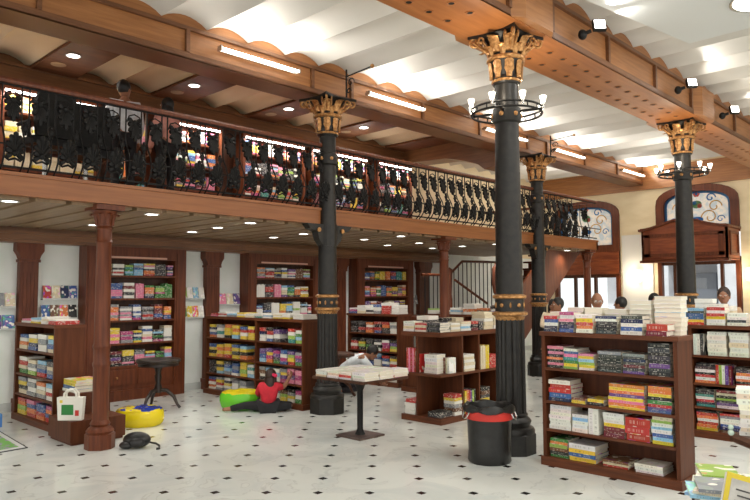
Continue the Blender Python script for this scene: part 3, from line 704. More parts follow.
def put_book(M, size, ch, label, group, upright=False, spin=0, lean=0):
    """M frame; position is the middle of the front bottom edge; size = spine length, depth, thickness"""
    if any(k in label for k in SMALL):
        if upright: sbox(M, 0, size[2]*.95, 0, size[1], 0, size[0], PAL[ch][0])
        else: sbox(M, -size[0]/2, size[0]/2, 0, size[1], 0, size[2]*.94, PAL[ch][0])
        return
    o = bpy.data.objects.new('book', BKME); COL.objects.link(o)
    if upright: Q = M @ Matrix.Rotation(lean,4,'Y') @ Matrix.Translation((size[2]/2,0,size[0]/2)) @ Matrix.Rotation(-PI/2,4,'Y')
    else: Q = M @ Matrix.Rotation(spin,4,'Z')
    if 'back of' in label: Q = Q @ Matrix.Translation((0,size[1],0)) @ Matrix.Rotation(PI,4,'Z')
    o.matrix_world = Q @ Matrix.Diagonal((*size,1))
    c = PAL[ch][0]; j = [min(255,max(0,v+rnd.randint(-8,8))) for v in c]; o.color = lin(j)
    tag(o, label, 'book', group); NBK[0] += 1
    return o
def pile(F, x0, x1, y, z, H, chars, where, d=.2, ordn='', skew=1):
    """flat stack, listed from the bottom up"""
    n = len(chars); w = x1-x0; ws = [rnd.uniform(.8,1.2) for _ in chars]; s = sum(ws); zz = z+.001
    for i, ch in enumerate(chars):
        t = H*ws[i]/s; nm = PAL[ch][1]
        lw = w*rnd.uniform(.93,1.0)
        M = F @ Matrix.Translation((x0+w/2+rnd.uniform(-.006,.006)*skew, y+rnd.uniform(0,.012)*skew, zz))
        pos = ('at the bottom' if i == 0 else 'on top' if i == n-1 else ORD[i]+' from bottom')
        lab = '%s book %s of %s pile, %s'%(nm, pos, ordn, where) if n > 1 else '%s book lying as %s item, %s'%(nm, ordn, where)
        put_book(M, (lw, d*rnd.uniform(.94,1.03), t*.985), ch, lab, 'books '+where, spin=rnd.uniform(-.03,.03)*skew)
        zz += t
def stand(F, x0, y, z, H, chars, where, d=.18, t=.03, lean=0, ordn=''):
    x = x0; n = len(chars)
    for i, ch in enumerate(chars):
        tt = t*rnd.uniform(.85,1.1)
        put_book(F @ Matrix.Translation((x, y+rnd.uniform(0,.01), z+.001)), (H*rnd.uniform(.95,1), d, tt*.97), ch,
          '%s upright book, %s in %s row of spines, %s'%(PAL[ch][1], (['leftmost','second','third','fourth','fifth','sixth','seventh','eighth'][i] if n > 1 else 'alone'), ordn, where), 'books '+where, True, lean=lean)
        x += tt
NM = ['leftmost','second','third','fourth','fifth','sixth','seventh','eighth','ninth','tenth']
def row(F, z, spec, where, d=.2, y=.03):
    for i, s_ in enumerate(spec):
        k = s_[0]
        if k == 'P': pile(F, s_[1], s_[2], y, z, s_[3], s_[4], where, d if len(s_) < 6 else s_[5], NM[i])
        elif k == 'S': stand(F, s_[1], y, z, s_[3], s_[4], where, d, s_[2], ordn=NM[i])
# near bookcase
root, F = bookcase('large reddish wooden bookcase nearest the viewer, four shelves of stacked books', (5.86,3.40,0), -PI/2, 1.28, .34)
W1 = lambda k: '%s of nearest bookcase'%k
row(F, SH[3], [('P',.04,.21,.205,'kpkokpkp'),('P',.215,.36,.19,'LygtpbwM'[:7]),('P',.365,.52,.15,'wyLlyp'),('P',.555,.78,.185,'hkhkkhG'),('P',.79,.99,.175,'uhmhnhG'),('P',1.02,1.21,.28,'khukhkhk')], W1('upper shelf'), .24)
row(F, SH[2], [('P',.05,.28,.20,'nbrrw'),('P',.29,.43,.05,'yB'),('P',.44,.6,.055,'ky'),('P',.645,.98,.215,'yopyuoyo'),('P',1.0,1.21,.225,'burgkyoot'[:8])], W1('second shelf'), .25)
row(F, SH[1], [('P',.05,.28,.225,'wwwwwww'),('P',.29,.45,.165,'wwwlw'),('S',.475,.05,.245,'ww'),('P',.59,.79,.215,'mmmywww'),('P',.80,1.02,.20,'rrr'),('P',1.03,1.21,.235,'ylbwlwLc')], W1('third shelf'), .24)
row(F, SH[0], [('P',.05,.24,.175,'gkBLog'),('P',.25,.52,.155,'ybyw',.28),('P',.58,.82,.06,'rcB'),('P',.87,1.12,.075,'www')], W1('bottom shelf'), .25)
row(F, 1.27, [('P',.03,.175,.15,'nhwbr'),('P',.19,.345,.19,'bnhpwM'),('P',.36,.53,.17,'woryw'),('P',.56,.76,.16,'hkkhwn'),('P',.79,.99,.17,'wbwnh'),('P',1.02,1.20,.10,'mr')], 'front of nearest bookcase top', .17, .0)
row(F, 1.27, [('P',.0,.17,.185,'wcww'),('P',.18,.35,.23,'lwwlw'),('P',.36,.54,.23,'wcwww'),('P',.56,.78,.22,'wwcww'),('P',.80,1.0,.30,'wcwwwwww'),('P',1.02,1.26,.34,'wwcwlwwww')], 'back of nearest bookcase top', .15, .175)
# right hand bookcase behind it
root, F = bookcase('reddish wooden bookcase behind the nearest one at the right edge', (8.15,2.82,0), -PI/2, 1.5, .34)
W2 = lambda k: '%s of right edge bookcase'%k
row(F, SH[3], [('S',.06,.035,.24,'wwh'),('P',.19,.40,.27,'wwwwww'),('P',.42,.62,.27,'wwcwww')], W2('upper shelf'))
row(F, SH[2], [('P',.05,.27,.22,'owrkwhk'),('S',.29,.035,.22,'rLwum'),('P',.48,.70,.2,'rkowohk')], W2('second shelf'))
row(F, SH[1], [('P',.05,.25,.2,'thrwthk'),('P',.27,.50,.2,'wuhLkcm'),('P',.54,.75,.2,'whwk')], W2('third shelf'))
row(F, SH[0], [('P',.05,.28,.22,'yorwor'+'k'),('P',.30,.54,.21,'BnbwwGr'),('P',.58,.8,.2,'wrw')], W2('bottom shelf'))
row(F, 1.27, [('P',.0,.18,.19,'rybbhl'),('P',.2,.40,.24,'wwyrwrw'),('P',.42,.62,.14,'whww')], 'front of right edge bookcase top', .17, .0)
row(F, 1.27, [('P',.02,.22,.3,'cwwcww'),('P',.24,.44,.22,'wwcw')], 'back of right edge bookcase top', .15, .18)
# corner bookcase jutting from the back wall (two bays)
root, F = bookcase('long two-bay reddish bookcase jutting from back wall beside the girl', (6.17,9.88,0), -PI/2, 2.53, .34, divs=(1.40,))
W3 = lambda k: '%s of two-bay bookcase'%k
x = .06
def bays(F, rows_, h_, where_, xs_, w_, d=.2):
    for z, cols, nm in rows_:
        sp = []
        for xx, ch in zip(xs_, cols):
            if ch: sp.append(('P', xx, xx+w_, h_*rnd.uniform(.85,1), ch))
        row(F, z, sp, where_(nm), d)
bays(F, [(SH[3],['obwny','wtwG','kyyo','lyoy','ywrb','yyry'],'upper left shelf'),(SH[2],['ykyb','oyoy','ryoy','ykyb','okyl'],'second left shelf'),(SH[1],['khkh','lyhy','Glbh','wbGb','yLyy','lwtw'],'third left shelf'),(SH[0],['wowrb','GwryG','Gwyhw','wwwG','wwG'],'bottom left shelf')], .225, W3, [.07,.29,.51,.73,.95,1.15], .17)
bays(F, [(SH[3],['wwnr','bwrk','hwu','','tLwr','Llgw'],'upper right shelf'),(SH[2],['lbu','oMyu','ghuM','bMwb','ryLu','guMG'],'second right shelf'),(SH[1],['kwBG','GwBl','wlw','MuyG','puMp','pMp'],'third right shelf'),(SH[0],['uMku','BbGu','wwGy','yLBk','wyGk','gwM'],'bottom right shelf')], .215, W3, [1.46,1.63,1.8,1.97,2.14,2.31], .15)
row(F, 1.27, [('P',.1,.3,.05,'pr'),('P',.32,.55,.07,'wrw'),('P',.57,.8,.05,'Gl'),('P',.85,1.05,.07,'ywy'),('P',1.08,1.3,.06,'cw'),('P',1.33,1.5,.07,'tww'),('P',1.53,1.75,.06,'wlw'),('P',1.78,1.98,.08,'ywcw'),('P',2.0,2.2,.07,'yww'),('P',2.25,2.48,.07,'www')], 'top of two-bay bookcase', .26)
# low children's bookcase at left
root, F = bookcase('reddish wooden children bookcase at left, its packed shelves facing sideways', (3.18,9.74,0), -PI/2, 1.34, .36)
W4 = lambda k: '%s of left bookcase'%k
bays(F, [(SH[3],['cowb','bnyw','wGw','cbly'],'upper shelf'),(SH[2],['gcrw','LwGc','rbGl','bGch'],'second shelf'),(SH[1],['ckyG','GwGw','Gcwo','wrwl'],'third shelf'),(SH[0],['yLor','robp','orbb','rboM'],'bottom shelf')], .22, W4, [.06,.38,.70,1.02], .28, .22)
row(F, 1.27, [('P',.1,.4,.05,'wp'),('P',.45,.75,.07,'ywl'),('P',.8,1.0,.09,'wcw'),('P',1.04,1.28,.06,'rrw')], 'top of left bookcase', .28)
# far bookcase
root, F = bookcase('far reddish bookcase beyond the reading boy, sideways to back wall', (8.76,9.15,0), -PI/2, 1.27, .36)
W5 = lambda k: '%s of far bookcase'%k
bays(F, [(SH[3],['khkh','hrkh','orwo','brkr','hkor','wwGw'],'upper shelf'),(SH[2],['rwrk','kLyk','Lgkh','wkwh','rMMw','yLuk'],'second shelf'),(SH[1],['rwkw','brwr','bnlw','wwbl','bwbr','rwyk'],'third shelf'),(SH[0],['whkw','rwwh','wwkr','bwwk','wwch','wrww'],'bottom shelf')], .22, W5, [.05,.25,.45,.65,.85,1.04], .17)
row(F, 1.27, [('P',.0,.2,.1,'bMw'),('P',.22,.42,.15,'cww'),('P',.44,.62,.1,'whw'),('P',.64,.82,.17,'Gwb'),('P',.84,1.06,.2,'rrrw'),('P',1.08,1.26,.16,'www')], 'top of far bookcase', .24)

# corner display rack in the middle
root = empty('corner_display_rack', (6.66,5.28,0), 0, 'reddish wooden display rack with open shelves on its end, left of the litter bin', 'display rack')
LX, LY = 1.78, .66
m = MB(); m.box(0,LX,0,LY,0,.075); m.build('plinth', shelfwoodh, root)
m = MB(); m.box(0,LX,0,LY,1.10,1.145); m.box(.01,LX,.01,LY,1.085,1.1); m.build('top_board', shelfwoodh, root)
m = MB(); m.box(0,LX,0,LY,.585,.615); m.build('shelf_board', shelfwoodh, root)
m = MB(); m.box(.03,.5,.40,.43,.075,1.085); m.build('end_divider', shelfwood, root)
m = MB(); m.box(.47,.5,.02,.64,.075,1.085); m.build('end_panel', shelfwood, root)
m = MB(); m.box(.5,LX,.36,.39,.075,1.085); m.build('back_panel', shelfwood, root)
for x in (.84,1.3,LX-.03): m = MB(); m.box(x,x+.03,.02,.36,.075,1.085); m.build('divider', shelfwood, root)
Fe = frame((6.66,5.28,0), -PI/2); Fs = frame((6.66,5.28,0), 0)
def we(k): return '%s of middle display rack'%k
pile(Fe, -.63,-.45, .03, .075, .19, 'wwwr', we('left end of plinth'), .25, 'front')
pile(Fe, -.25,-.05, .04, .075, .07, 'hk', we('end of plinth'), .25, 'corner'); pile(Fe, -.2,-.02, .30, .075, .27, 'wBGwyr', we('end of plinth'), .16, 'rear')
stand(Fe, -.60, .05, .615, .32, 'rprpr', we('end shelf'), .2, .033, ordn='left')
pile(Fe, -.34,-.13, .08, .615, .24, 'wwwwww', we('end shelf'), .2, 'white'); 
stand(Fe, -.12, .22, .615, .2, 'Bcw', we('end shelf'), .14, .03, ordn='right')
put_book(Fe @ Matrix.Translation((-.405,.06,.62)) , (.24,.2,.03), 'r', 'white and red book leaning on the end shelf of middle display rack', 'books end shelf rack', True, lean=.06)
pile(Fs, .52,.76, .02, .615, .22, 'cwcwcw', we('side shelf'), .2, 'leftmost'); stand(Fs, .90, .02, .615, .32, 'cccyy', we('side shelf'), .2, .04, ordn='second'); pile(Fs, 1.1,1.29, .02, .615, .19, 'rrrr', we('side shelf'), .2, 'red')
pile(Fs, 1.4,1.7, .02, .615, .2, 'cwcw', we('side shelf'), .2, 'right')
stand(Fs, .53, .02, .075, .3, 'yoruLk', we('side plinth'), .2, .04, ordn='left'); pile(Fs, .9,1.1, .02, .075, .3, 'kGyhBk', we('side plinth'), .2, 'second'); pile(Fs, 1.4,1.6, .02, .075, .28, 'wwrw', we('side plinth'), .2, 'right')
tops = [(-.64,-.45,.13,'wcww'),(-.44,-.25,.11,'wrcr'),(-.24,-.03,.12,'khkh')]
for i,(a,b,h_,ch) in enumerate(tops): pile(Fe, a, b, .02, 1.145, h_, ch, we('left end top'), .22, NM[i])
for i,(a,b,h_,ch) in enumerate([(.26,.46,.11,'cwcw'),(.48,.7,.12,'wlwc'),(.72,.86,.12,'mkr'),(.88,.98,.12,'kh'),(1.0,1.22,.24,'ccwcc'),(1.24,1.46,.22,'wcccc'),(1.5,1.7,.2,'yyy')]): pile(Fs, a, b, .03, 1.145, h_, ch, we('side top'), .22, NM[i])
for i,(a,b,h_,ch) in enumerate([(.2,.42,.2,'wwhw'),(.5,.72,.16,'cwhk'),(.8,.98,.16,'wwc')]): pile(Fs, a, b, .36, 1.145, h_, ch, we('rear top'), .2, NM[i])
# low box left of rack with red books on it
root = empty('low_display_box', (8.56,6.85,0), 0, 'low reddish wooden box with red and white books, between far bookcase and middle rack', 'display box')
m = MB(); m.box(0,.38,0,.75,.08,.34); m.build('body', shelfwood, root); m = MB(); m.box(-.02,.40,-.02,.77,0,.08); m.build('plinth', shelfwoodh, root)
Fb = frame((8.56,7.62,0), -PI/2); pile(Fb, .1,.38, .03, .34, .33, 'rprprp', 'on low box by middle rack', .24, 'left'); pile(Fb, .42,.68, .03, .34, .35, 'rprprp', 'on low box by middle rack', .24, 'right')
# long low case in front of the stairs
root, F = bookcase('long low reddish bookcase in front of the stairs, behind the middle rack', (9.9,8.2,0), -PI/2, 1.86, .36, divs=(.9,), h=1.25)
W6 = lambda k: '%s of stairs bookcase'%k
bays(F, [(SH[3],['khyw','gwlr','wLhw','','gkwr','wwyc','wccw','wcyc','ccwb'],'upper shelf'),(SH[2],['khyw','gwlr','wLhw','','gkwr','wwyc','wccw','wcyc','ccwb'],'second shelf')], .22, W6, [.06,.34,.62,.9,.96,1.26,1.55], .22)
row(F, 1.25, [('P',.02,.24,.1,'wwL'),('P',.3,.5,.07,'Gw'),('P',.56,.8,.12,'wlw'),('P',.85,1.1,.2,'woww'),('P',1.15,1.4,.12,'wko'),('P',1.44,1.66,.16,'wuwk'),('P',1.7,1.85,.25,'brwp')], 'top of stairs bookcase', .26)

# ---- wall bays on the back wall
CH = list('wwwwcrrmnbblltgLyyyooppMukhhBG')
def srow(M, x0, x1, y, z, h, d=.16, pal=CH, lo=.13, hi=.2, gap=.02):
    x = x0
    while x < x1-.08:
        w = min(rnd.uniform(lo,hi), x1-x)
        if rnd.random() < .8:
            H = h*rnd.uniform(.7,1); n = rnd.randint(5,8); zz = z; c2 = [rnd.choice(pal) for _ in range(3)]
            for i in range(n):
                ch = rnd.choice(c2+[rnd.choice(pal)]); t = H/n
                j = rnd.uniform(0,.008); sbox(M, x+j, x+w-rnd.uniform(0,.01), y+rnd.uniform(0,.01), y+d, zz, zz+t*.93, PAL[ch][0]); zz += t
        else:
            xx = x; ch = rnd.choice(pal)
            while xx < x+w-.02: sbox(M, xx, xx+.024, y+rnd.uniform(0,.01), y+d, z, z+h*rnd.uniform(.86,.96), PAL[ch][0]); xx += .026
        x += w+rnd.uniform(.004,gap)
def wall_bay(xa, xi0, xi1, xb, label, drawers=True, seed=0, pal=CH):
    y0 = 10.06; root = empty('wall_bookcase', (xa,y0,0), 0, label, 'bookcase')
    d = YB-y0-.005; w = xb-xa; a, b = xi0-xa, xi1-xa
    for q0, q1 in ((0,a),(b,w)): m = MB(); m.box(q0,q1,0,d,0,2.37); m.box(q0+.03,q1-.03,-.012,0,.2,2.3); m.build('side_panel', redwood, root)
    m = MB(); m.box(a,b,0,d,2.28,2.37); m.box(a,b,.0,.03,2.18,2.28); m.build('top_board', redwood, root)
    m = MB(); m.box(a,b,d-.02,d,.5,2.28); m.build('back_panel', darkwood, root)
    zs = [.53,.88,1.235,1.574,1.93]
    for z in zs: m = MB(); m.box(a,b,.01,d-.02,z-.03,z); m.build('shelf_board', redwood, root)
    m = MB(); m.box(a,b,0.02,d,0,.5); m.box(a,b,0,.03,0,.16); m.build('drawer_base', redwood, root)
    for k in range(2):
        q0 = a+(b-a)*k/2+.03; q1 = q0+(b-a)/2-.06; m = MB(); m.box(q0,q1,0.0,.03,.24,.47); dr = m.build('drawer', redwood, root)
        m = MB(); m.ball(((q0+q1)/2,-.015,.355), .018, 8, 6); m.build('knob', gold, dr)
    M = frame((xa,y0,0),0)
    for z in zs: srow(M, a+.03, b-.02, .03, z, .25 if z < 1.9 else .2, pal=pal)
    m = MB(); m.box(a+.1,b-.15,-.004,.0,2.195,2.225); m.build('shelf_strip', base('shelf_strip',(216,170,150),.5), root)
wall_bay(4.24,4.42,5.70,5.90,'tall built-in wall bookcase at left with drawers, behind round table')
wall_bay(7.16,7.34,8.70,8.86,'tall built-in wall bookcase behind the two-bay bookcase')
wall_bay(9.92,10.14,11.52,11.72,'tall built-in wall bookcase behind the far bookcase')
# ---- gallery bookcases, lit by strips along their tops
def gallery_case(xa, xb, label, pal=CH, zt=4.30):
    root = empty('gallery_bookcase', (xa,9.72,2.84), 0, label, 'bookcase'); w = xb-xa; d = .3; h = zt-2.84+.1
    for x in (0,w-.05): m = MB(); m.box(x,x+.05,0,d,0,h); m.build('side_panel', redwood, root)
    m = MB(); m.box(.05,w-.05,d-.02,d,0,h); m.build('back_panel', redwood, root)
    m = MB(); m.box(0,w,0,d,h,h+.05); m.build('top_board', redwood, root)
    for z in (.1,.5,.9,1.28): m = MB(); m.box(.05,w-.05,.01,d-.02,z-.03,z); m.build('shelf_board', redwood, root); srow(frame((xa,9.72,2.84),0), .07, w-.06, .04, z, .27 if z<1.2 else .24, .16, pal)
    m = MB(); m.box(.05,w-.05,-.02,.0,h-.03,h-.0); m.build('light_strip', ledm, root)
    lamp('AREA','strip_glow',((xa+xb)/2,9.60,zt+.06),20,(1,.97,.9),w,.05,aim=((xa+xb)/2,9.8,3.4))
YEL = list('cccyywoccc')
gallery_case(1.3,2.85,'gallery bookcase beyond left edge', YEL)
gallery_case(2.9,4.25,'gallery bookcase of pale yellow books under light strip at far left', YEL)
gallery_case(5.3,6.35,'gallery bookcase with light strip, left of the first black column')
gallery_case(6.78,8.2,'gallery bookcase with light strip and colourful spines behind first black column')
gallery_case(8.35,9.9,'gallery bookcase with light strip just right of first black column')
gallery_case(10.2,11.3,'gallery bookcase with light strip under the curved cross beam')
# angled free-standing gallery shelf seen edge-on
root, F = bookcase('tilted dark gallery shelf unit beside the man in pale shirt', (4.45,9.65,2.84), -PI/2, .95, .3, h=1.4, shelves=[.08,.5,.9])
for z in (.08,.5,.9): srow(F, .05, .88, .03, z, .3)

# ---- wall rails with face-out books
def rail_shelf(x0, x1, z, cols, lab, y=YB):
    root = empty('wall_rail', (x0,y,z), 0, lab+' narrow white wall rail', 'shelf'); m = MB(); m.box(0,x1-x0,-.08,0,-.015,0); m.build('ledge', panelw, root); m = MB(); m.box(0,x1-x0,-.085,-.08,-.015,.02); m.build('lip', panelw, root)
    n = len(cols); w = (x1-x0)/n
    for i, ch in enumerate(cols):
        o = bpy.data.objects.new('book', BKME); COL.objects.link(o)
        o.matrix_world = Matrix.Translation((x0+w*(i+.5), y-.075, z+.003)) @ Matrix.Rotation(R(78),4,'X') @ Matrix.Translation((0,0,0)) @ Matrix.Diagonal((w*.92,.19,.02,1))
        o.color = lin(PAL[ch][0]); tag(o, '%s book shown cover-out, %s, %s rail'%(PAL[ch][1], NM[i], lab.replace(':','').replace('upper one ','upper ').replace('lower one ','lower ')), 'book', 'cover-out books')
rail_shelf(3.70,4.2,1.575,'rcnb','upper left, beside the first pilaster:')
rail_shelf(3.68,4.2,1.29,'bBok','lower left, beside the first pilaster:')
rail_shelf(3.05,3.34,1.47,'Gc','upper far left, at picture edge:'); rail_shelf(3.0,3.34,1.16,'ub','lower far left, at picture edge:')
rail_shelf(5.93,6.38,1.56,'Lwlw','upper one between bookcase and second pilaster:'); rail_shelf(5.93,6.38,1.24,'gyow','lower one between bookcase and second pilaster:')
rail_shelf(6.68,7.12,1.45,'pcu','one right of second pilaster:')
rail_shelf(9.0,9.4,1.56,'oyr','upper one right of first black column:'); rail_shelf(9.0,9.4,1.3,'wpl','lower one right of first black column:')
rail_shelf(11.8,12.1,1.4,'kG','one by the stair railing:')
tag(STUFF.build('shelved_books', M_AT), 'rows of small stacked books filling the wall and gallery bookcases', 'books', kind='stuff')

# ================================================================== TABLES
root = empty('pedestal_table', (5.56,5.6,0), 0, 'square book table on a black pedestal in the middle of the floor', 'table')
m = MB(); m.box(-.2,.2,-.2,.2,0,.02); m.build('base_plate', noisy('plate_metal',(96,78,72),(120,100,92),(9,9,9),.3,metal=.5), root)
m = MB(); m.lathe([(.06,.02),(.045,.05),(.035,.08),(.035,.52),(.06,.58),(.09,.655)], seg=20); m.build('pedestal', wrought, root, True)
m = MB(); m.box(-.37,.37,-.42,.42,.655,.685); m.build('tabletop', darkwood, root)
F = frame((5.2,6.01,.685), -PI/2); k = 0
TC = [['cw','wc','wr','ww'],['oc','pw','cw','wc'],['wr','cr','rw','rw']]
for i, r_ in enumerate(TC):
    for j, ch in enumerate(r_):
        pile(F, .02+j*.205, .02+j*.205+.19, .01+i*.245, 0, .075 if j < 3 else .09, ch+'w', 'on the pedestal table, %s row'%['near','middle','far'][i], .245, ['first','second','third','fourth'][j])
# round tripod table
blackwood = noisy('black_wood', (34,26,22), (50,38,31), (20,20,3), .35)
root = empty('round_table', (4.83,8.95,0), 0, 'small round dark wooden table on three curved legs by left wall bookcase', 'table')
m = MB(); m.lathe([(.27,.655),(.30,.665),(.31,.70),(.30,.715)], seg=32); m.lathe([(.28,.62),(.28,.66)], seg=32); m.build('tabletop', blackwood, root, True)
m = MB(); m.lathe([(.05,.24),(.055,.3),(.035,.38),(.05,.46),(.035,.52),(.07,.62)], seg=16); m.build('pedestal', blackwood, root, True)
for k in range(3):
    m = MB(); a = 2*PI/3*k+R(200); m.T = Matrix.Rotation(a,4,'Z'); m.tube([(.03,0,.28),(.12,0,.27),(.22,0,.18),(.27,0,.07),(.31,0,.02)], [.03,.028,.024,.02,.022], 8); m.build('leg', blackwood, root, True)
F = frame((4.83,8.95,.715), -PI/2)
for i,(dx,dy,ch) in enumerate(((-.22,-.12,'wl'),(-.02,-.2,'wo'),(.06,.0,'lw'),(-.15,.05,'uw'),)): pile(F, dx, dx+.17, dy, 0, .045, ch, 'on the small round table', .2, NM[i])
# second round table partly behind the column
root = empty('side_table', (7.3,7.9,0), 0, 'dark side table with curved legs behind the black column, beside the boy', 'table')
m = MB(); m.lathe([(.26,.64),(.3,.65),(.3,.69),(.29,.7)], seg=28); m.build('tabletop', darkwood, root, True); m = MB(); m.lathe([(.05,.24),(.035,.38),(.05,.46),(.07,.64)], seg=16); m.build('pedestal', darkwood, root, True)
for k in range(3):
    m = MB(); a = 2*PI/3*k+R(-40); m.T = Matrix.Rotation(a,4,'Z'); m.tube([(.03,0,.28),(.12,0,.27),(.22,0,.18),(.27,0,.07),(.31,0,.02)], [.03,.028,.024,.02,.022], 8); m.build('leg', darkwood, root, True)

# ================================================================== STEPPED DISPLAY BLOCK AND FLOOR THINGS
root = empty('stepped_display_block', (3.03,7.5,0), 0, 'low stepped reddish wooden display block behind the left wooden column', 'display block')
m = MB(); m.box(0,.62,0,.62,.03,.26); m.box(.02,.60,.02,.60,0,.03); m.build('lower_step', shelfwood, root); m = MB(); m.box(.2,.62,.4,.86,.0,.5); m.build('upper_step', shelfwood, root)
F = frame((3.25,8.2,.5), -PI/2); pile(F, -.1,.24, -.0, 0, .14, 'wbyy', 'on the stepped display block', .3, 'yellow')
root = empty('tote_bag', (3.08,7.62,.262), R(-46), 'white tote bag with green and red print leaning on the stepped display block', 'bag')
m = MB(); m.prism([(-.13,0),(.13,0),(.145,.25),(-.145,.25)], 'y', -.035, .035); bg_ = m.build('bag_body', pageplain, root)
for s_ in (-.03,.03):
    m = MB(); m.tube([(-.07,s_,.23),(-.065,s_,.29),(-.03,s_,.33),(.03,s_,.33),(.065,s_,.29),(.07,s_,.23)], .012, 6); m.build('handle', pageplain, root)
m = MB()
m.box(-.09,.04,-.039,-.034,.06,.17,0); m.box(.06,.10,-.039,-.034,.05,.11,1); m.box(-.11,-.08,-.039,-.034,.19,.22,2)
m.build('printed_patch', [base('print_green',(46,132,62),.6),base('print_red',(206,52,44),.6),base('print_yellow',(232,206,70),.6)], bg_)
def soft_tub(name, loc, ra, rb_, h, c1, c2, label, sq=1.0, patches=None):
    root = empty(name, loc, R(-45), label, 'stool'); m = MB(); n = 32; vs = []; fs = []
    prof = [(.82,0),(.93,.03),(1,.45*h),(.98,.8*h),(.9,h*.97)]
    for r_, z in prof:
        for k in range(n):
            a = 2*PI*k/n; w = 1+.02*math.sin(7*a+z*20); vs.append((ra*r_*w*math.cos(a), rb_*r_*w*math.sin(a), z))
    for j in range(len(prof)-1):
        for k in range(n): fs.append((j*n+k, j*n+(k+1)%n, (j+1)*n+(k+1)%n, (j+1)*n+k))
    m.add(vs, fs+[tuple(range(n))[::-1]]); m.build('body', base(name+'_side',c1,.25), root, True)
    m = MB(); vs = []; fs = []
    for r_, z in ((.93,h*.93),(.9,h*1.0),(.6,h*1.06),(.25,h*1.03)):
        for k in range(n):
            a = 2*PI*k/n; vs.append((ra*r_*math.cos(a), rb_*r_*math.sin(a), z+.008*math.sin(5*a+r_*9)))
    for j in range(3):
        for k in range(n): fs.append((j*n+k, j*n+(k+1)%n, (j+1)*n+(k+1)%n, (j+1)*n+k))
    fs.append(tuple(range(3*n,4*n))); m.add(vs, fs)
    tm = noisy(name+'_top', c2[0], c2[1], (7,7,7), .25, lo=.47, hi=.5, detail=1); m.build('top_cover', tm, root, True)
    return root
soft_tub('yellow_floor_stool', (4.12,8.08,0), .30, .25, .21, (238,214,30), ((36,60,150),(236,210,40)), 'yellow inflatable floor stool with blue patterned top near the round table')
soft_tub('green_floor_stool', (5.72,8.18,0), .31, .26, .24, (110,210,50), ((240,224,40),(230,210,30)), 'bright green floor stool with yellow top beside the girl in red')
# black backpack
root = empty('backpack', (3.5,6.92,0), R(-46), 'black backpack lying on the floor right of the left wooden column', 'bag')
m = MB(); m.ball((0,0,.085), (.15,.1,.085), 16, 10); m.ball((-.09,-.05,.04), (.08,.07,.042), 12, 8); m.build('bag_body', bagm, root, True)
m = MB(); m.ball((.02,-.07,.07), (.09,.05,.055), 12, 8); m.build('front_pocket', bagm, root, True)
m = MB(); m.tube([(.12,0,.06),(.2,.02,.04),(.25,-.03,.03),(.27,-.09,.012),(.24,-.1,.012)], .012, 6); m.build('strap', bagm, root, True)
# children's play mat
root = empty('play_mat', (0,0,0), 0, 'bright green patterned play mat with white and black border at lower left', 'mat')
m = MB(); m.prism([(2.692,7.761),(2.2,7.72),(2.2,9.0),(2.78,9.0)], 'z', .0, .006, 0); m.prism([(2.675,7.785),(2.2,7.745),(2.2,9.0),(2.762,9.0)], 'z', .006, .008, 1); m.build('mat_border', [wrought, panelw], root)
m = MB(); m.prism([(2.63,7.86),(2.2,7.82),(2.2,9.0),(2.7,9.0)], 'z', .008, .011, 0); m.build('printed_field', noisy('mat_print',(110,180,70),(170,120,190),(9,9,9),.5,lo=.5,hi=.6), root)
m = MB(); m.box(0,.02,0,.3,0,.16); tag(m.build('blue_box_lid', base('blue_board',(70,130,200),.5), loc=(2.86,9.2,0)), 'small bright blue board standing on floor at the left edge', 'board')
# litter bin
root = empty('litter_bin', (5.60,3.84,0), 0, 'black litter bin with bag liner and red band in front of the large column', 'bin')
m = MB(); n = 36; vs = []; fs = []
prof = [(.17,0),(.182,.02),(.178,.1),(.183,.25),(.187,.34),(.192,.39)]
for r_, z in prof:
    for k in range(n):
        a = 2*PI*k/n; w = 1+.012*math.sin(9*a+z*30)*(1-z); vs.append((r_*w*math.cos(a), r_*w*math.sin(a), z))
for j in range(len(prof)-1):
    for k in range(n): fs.append((j*n+k, j*n+(k+1)%n, (j+1)*n+(k+1)%n, (j+1)*n+k))
m.add(vs, fs+[tuple(range(n))[::-1]]); m.build('bin_body', bagm, root, True)
m = MB(); m.lathe([(.197,.36),(.199,.42),(.195,.44),(.185,.44),(.187,.36)], seg=36, cap=False); m.build('red_band', bagred, root, True)
m = MB(); vs = []; fs = []
for q, (r_, z) in enumerate([(.19,.42),(.215,.425),(.218,.45),(.20,.475),(.175,.47),(.155,.42),(.15,.30),(.02,.27)]):
    for k in range(n):
        a = 2*PI*k/n; w = 1+.025*math.sin(11*a+q)+.015*math.sin(5*a+2*q); vs.append((r_*w*math.cos(a), r_*w*math.sin(a), z+.01*math.sin(6*a+q)))
for j in range(7):
    for k in range(n): fs.append((j*n+k, j*n+(k+1)%n, (j+1)*n+(k+1)%n, (j+1)*n+k))
m.add(vs, fs); m.build('bag_liner', bagm, root, True)
for a in (R(-75),R(150)):
    m = MB(); m.T = Matrix.Rotation(a,4,'Z'); m.tube([(.2,-.05,.43),(.225,-.04,.38),(.23,0,.365),(.225,.04,.38),(.2,.05,.43)], .007, 6); m.build('handle', steel, root, True)

for ch in [o for o in COL.objects if o.parent is root]: ch.scale = (1.16,1.16,1.17)
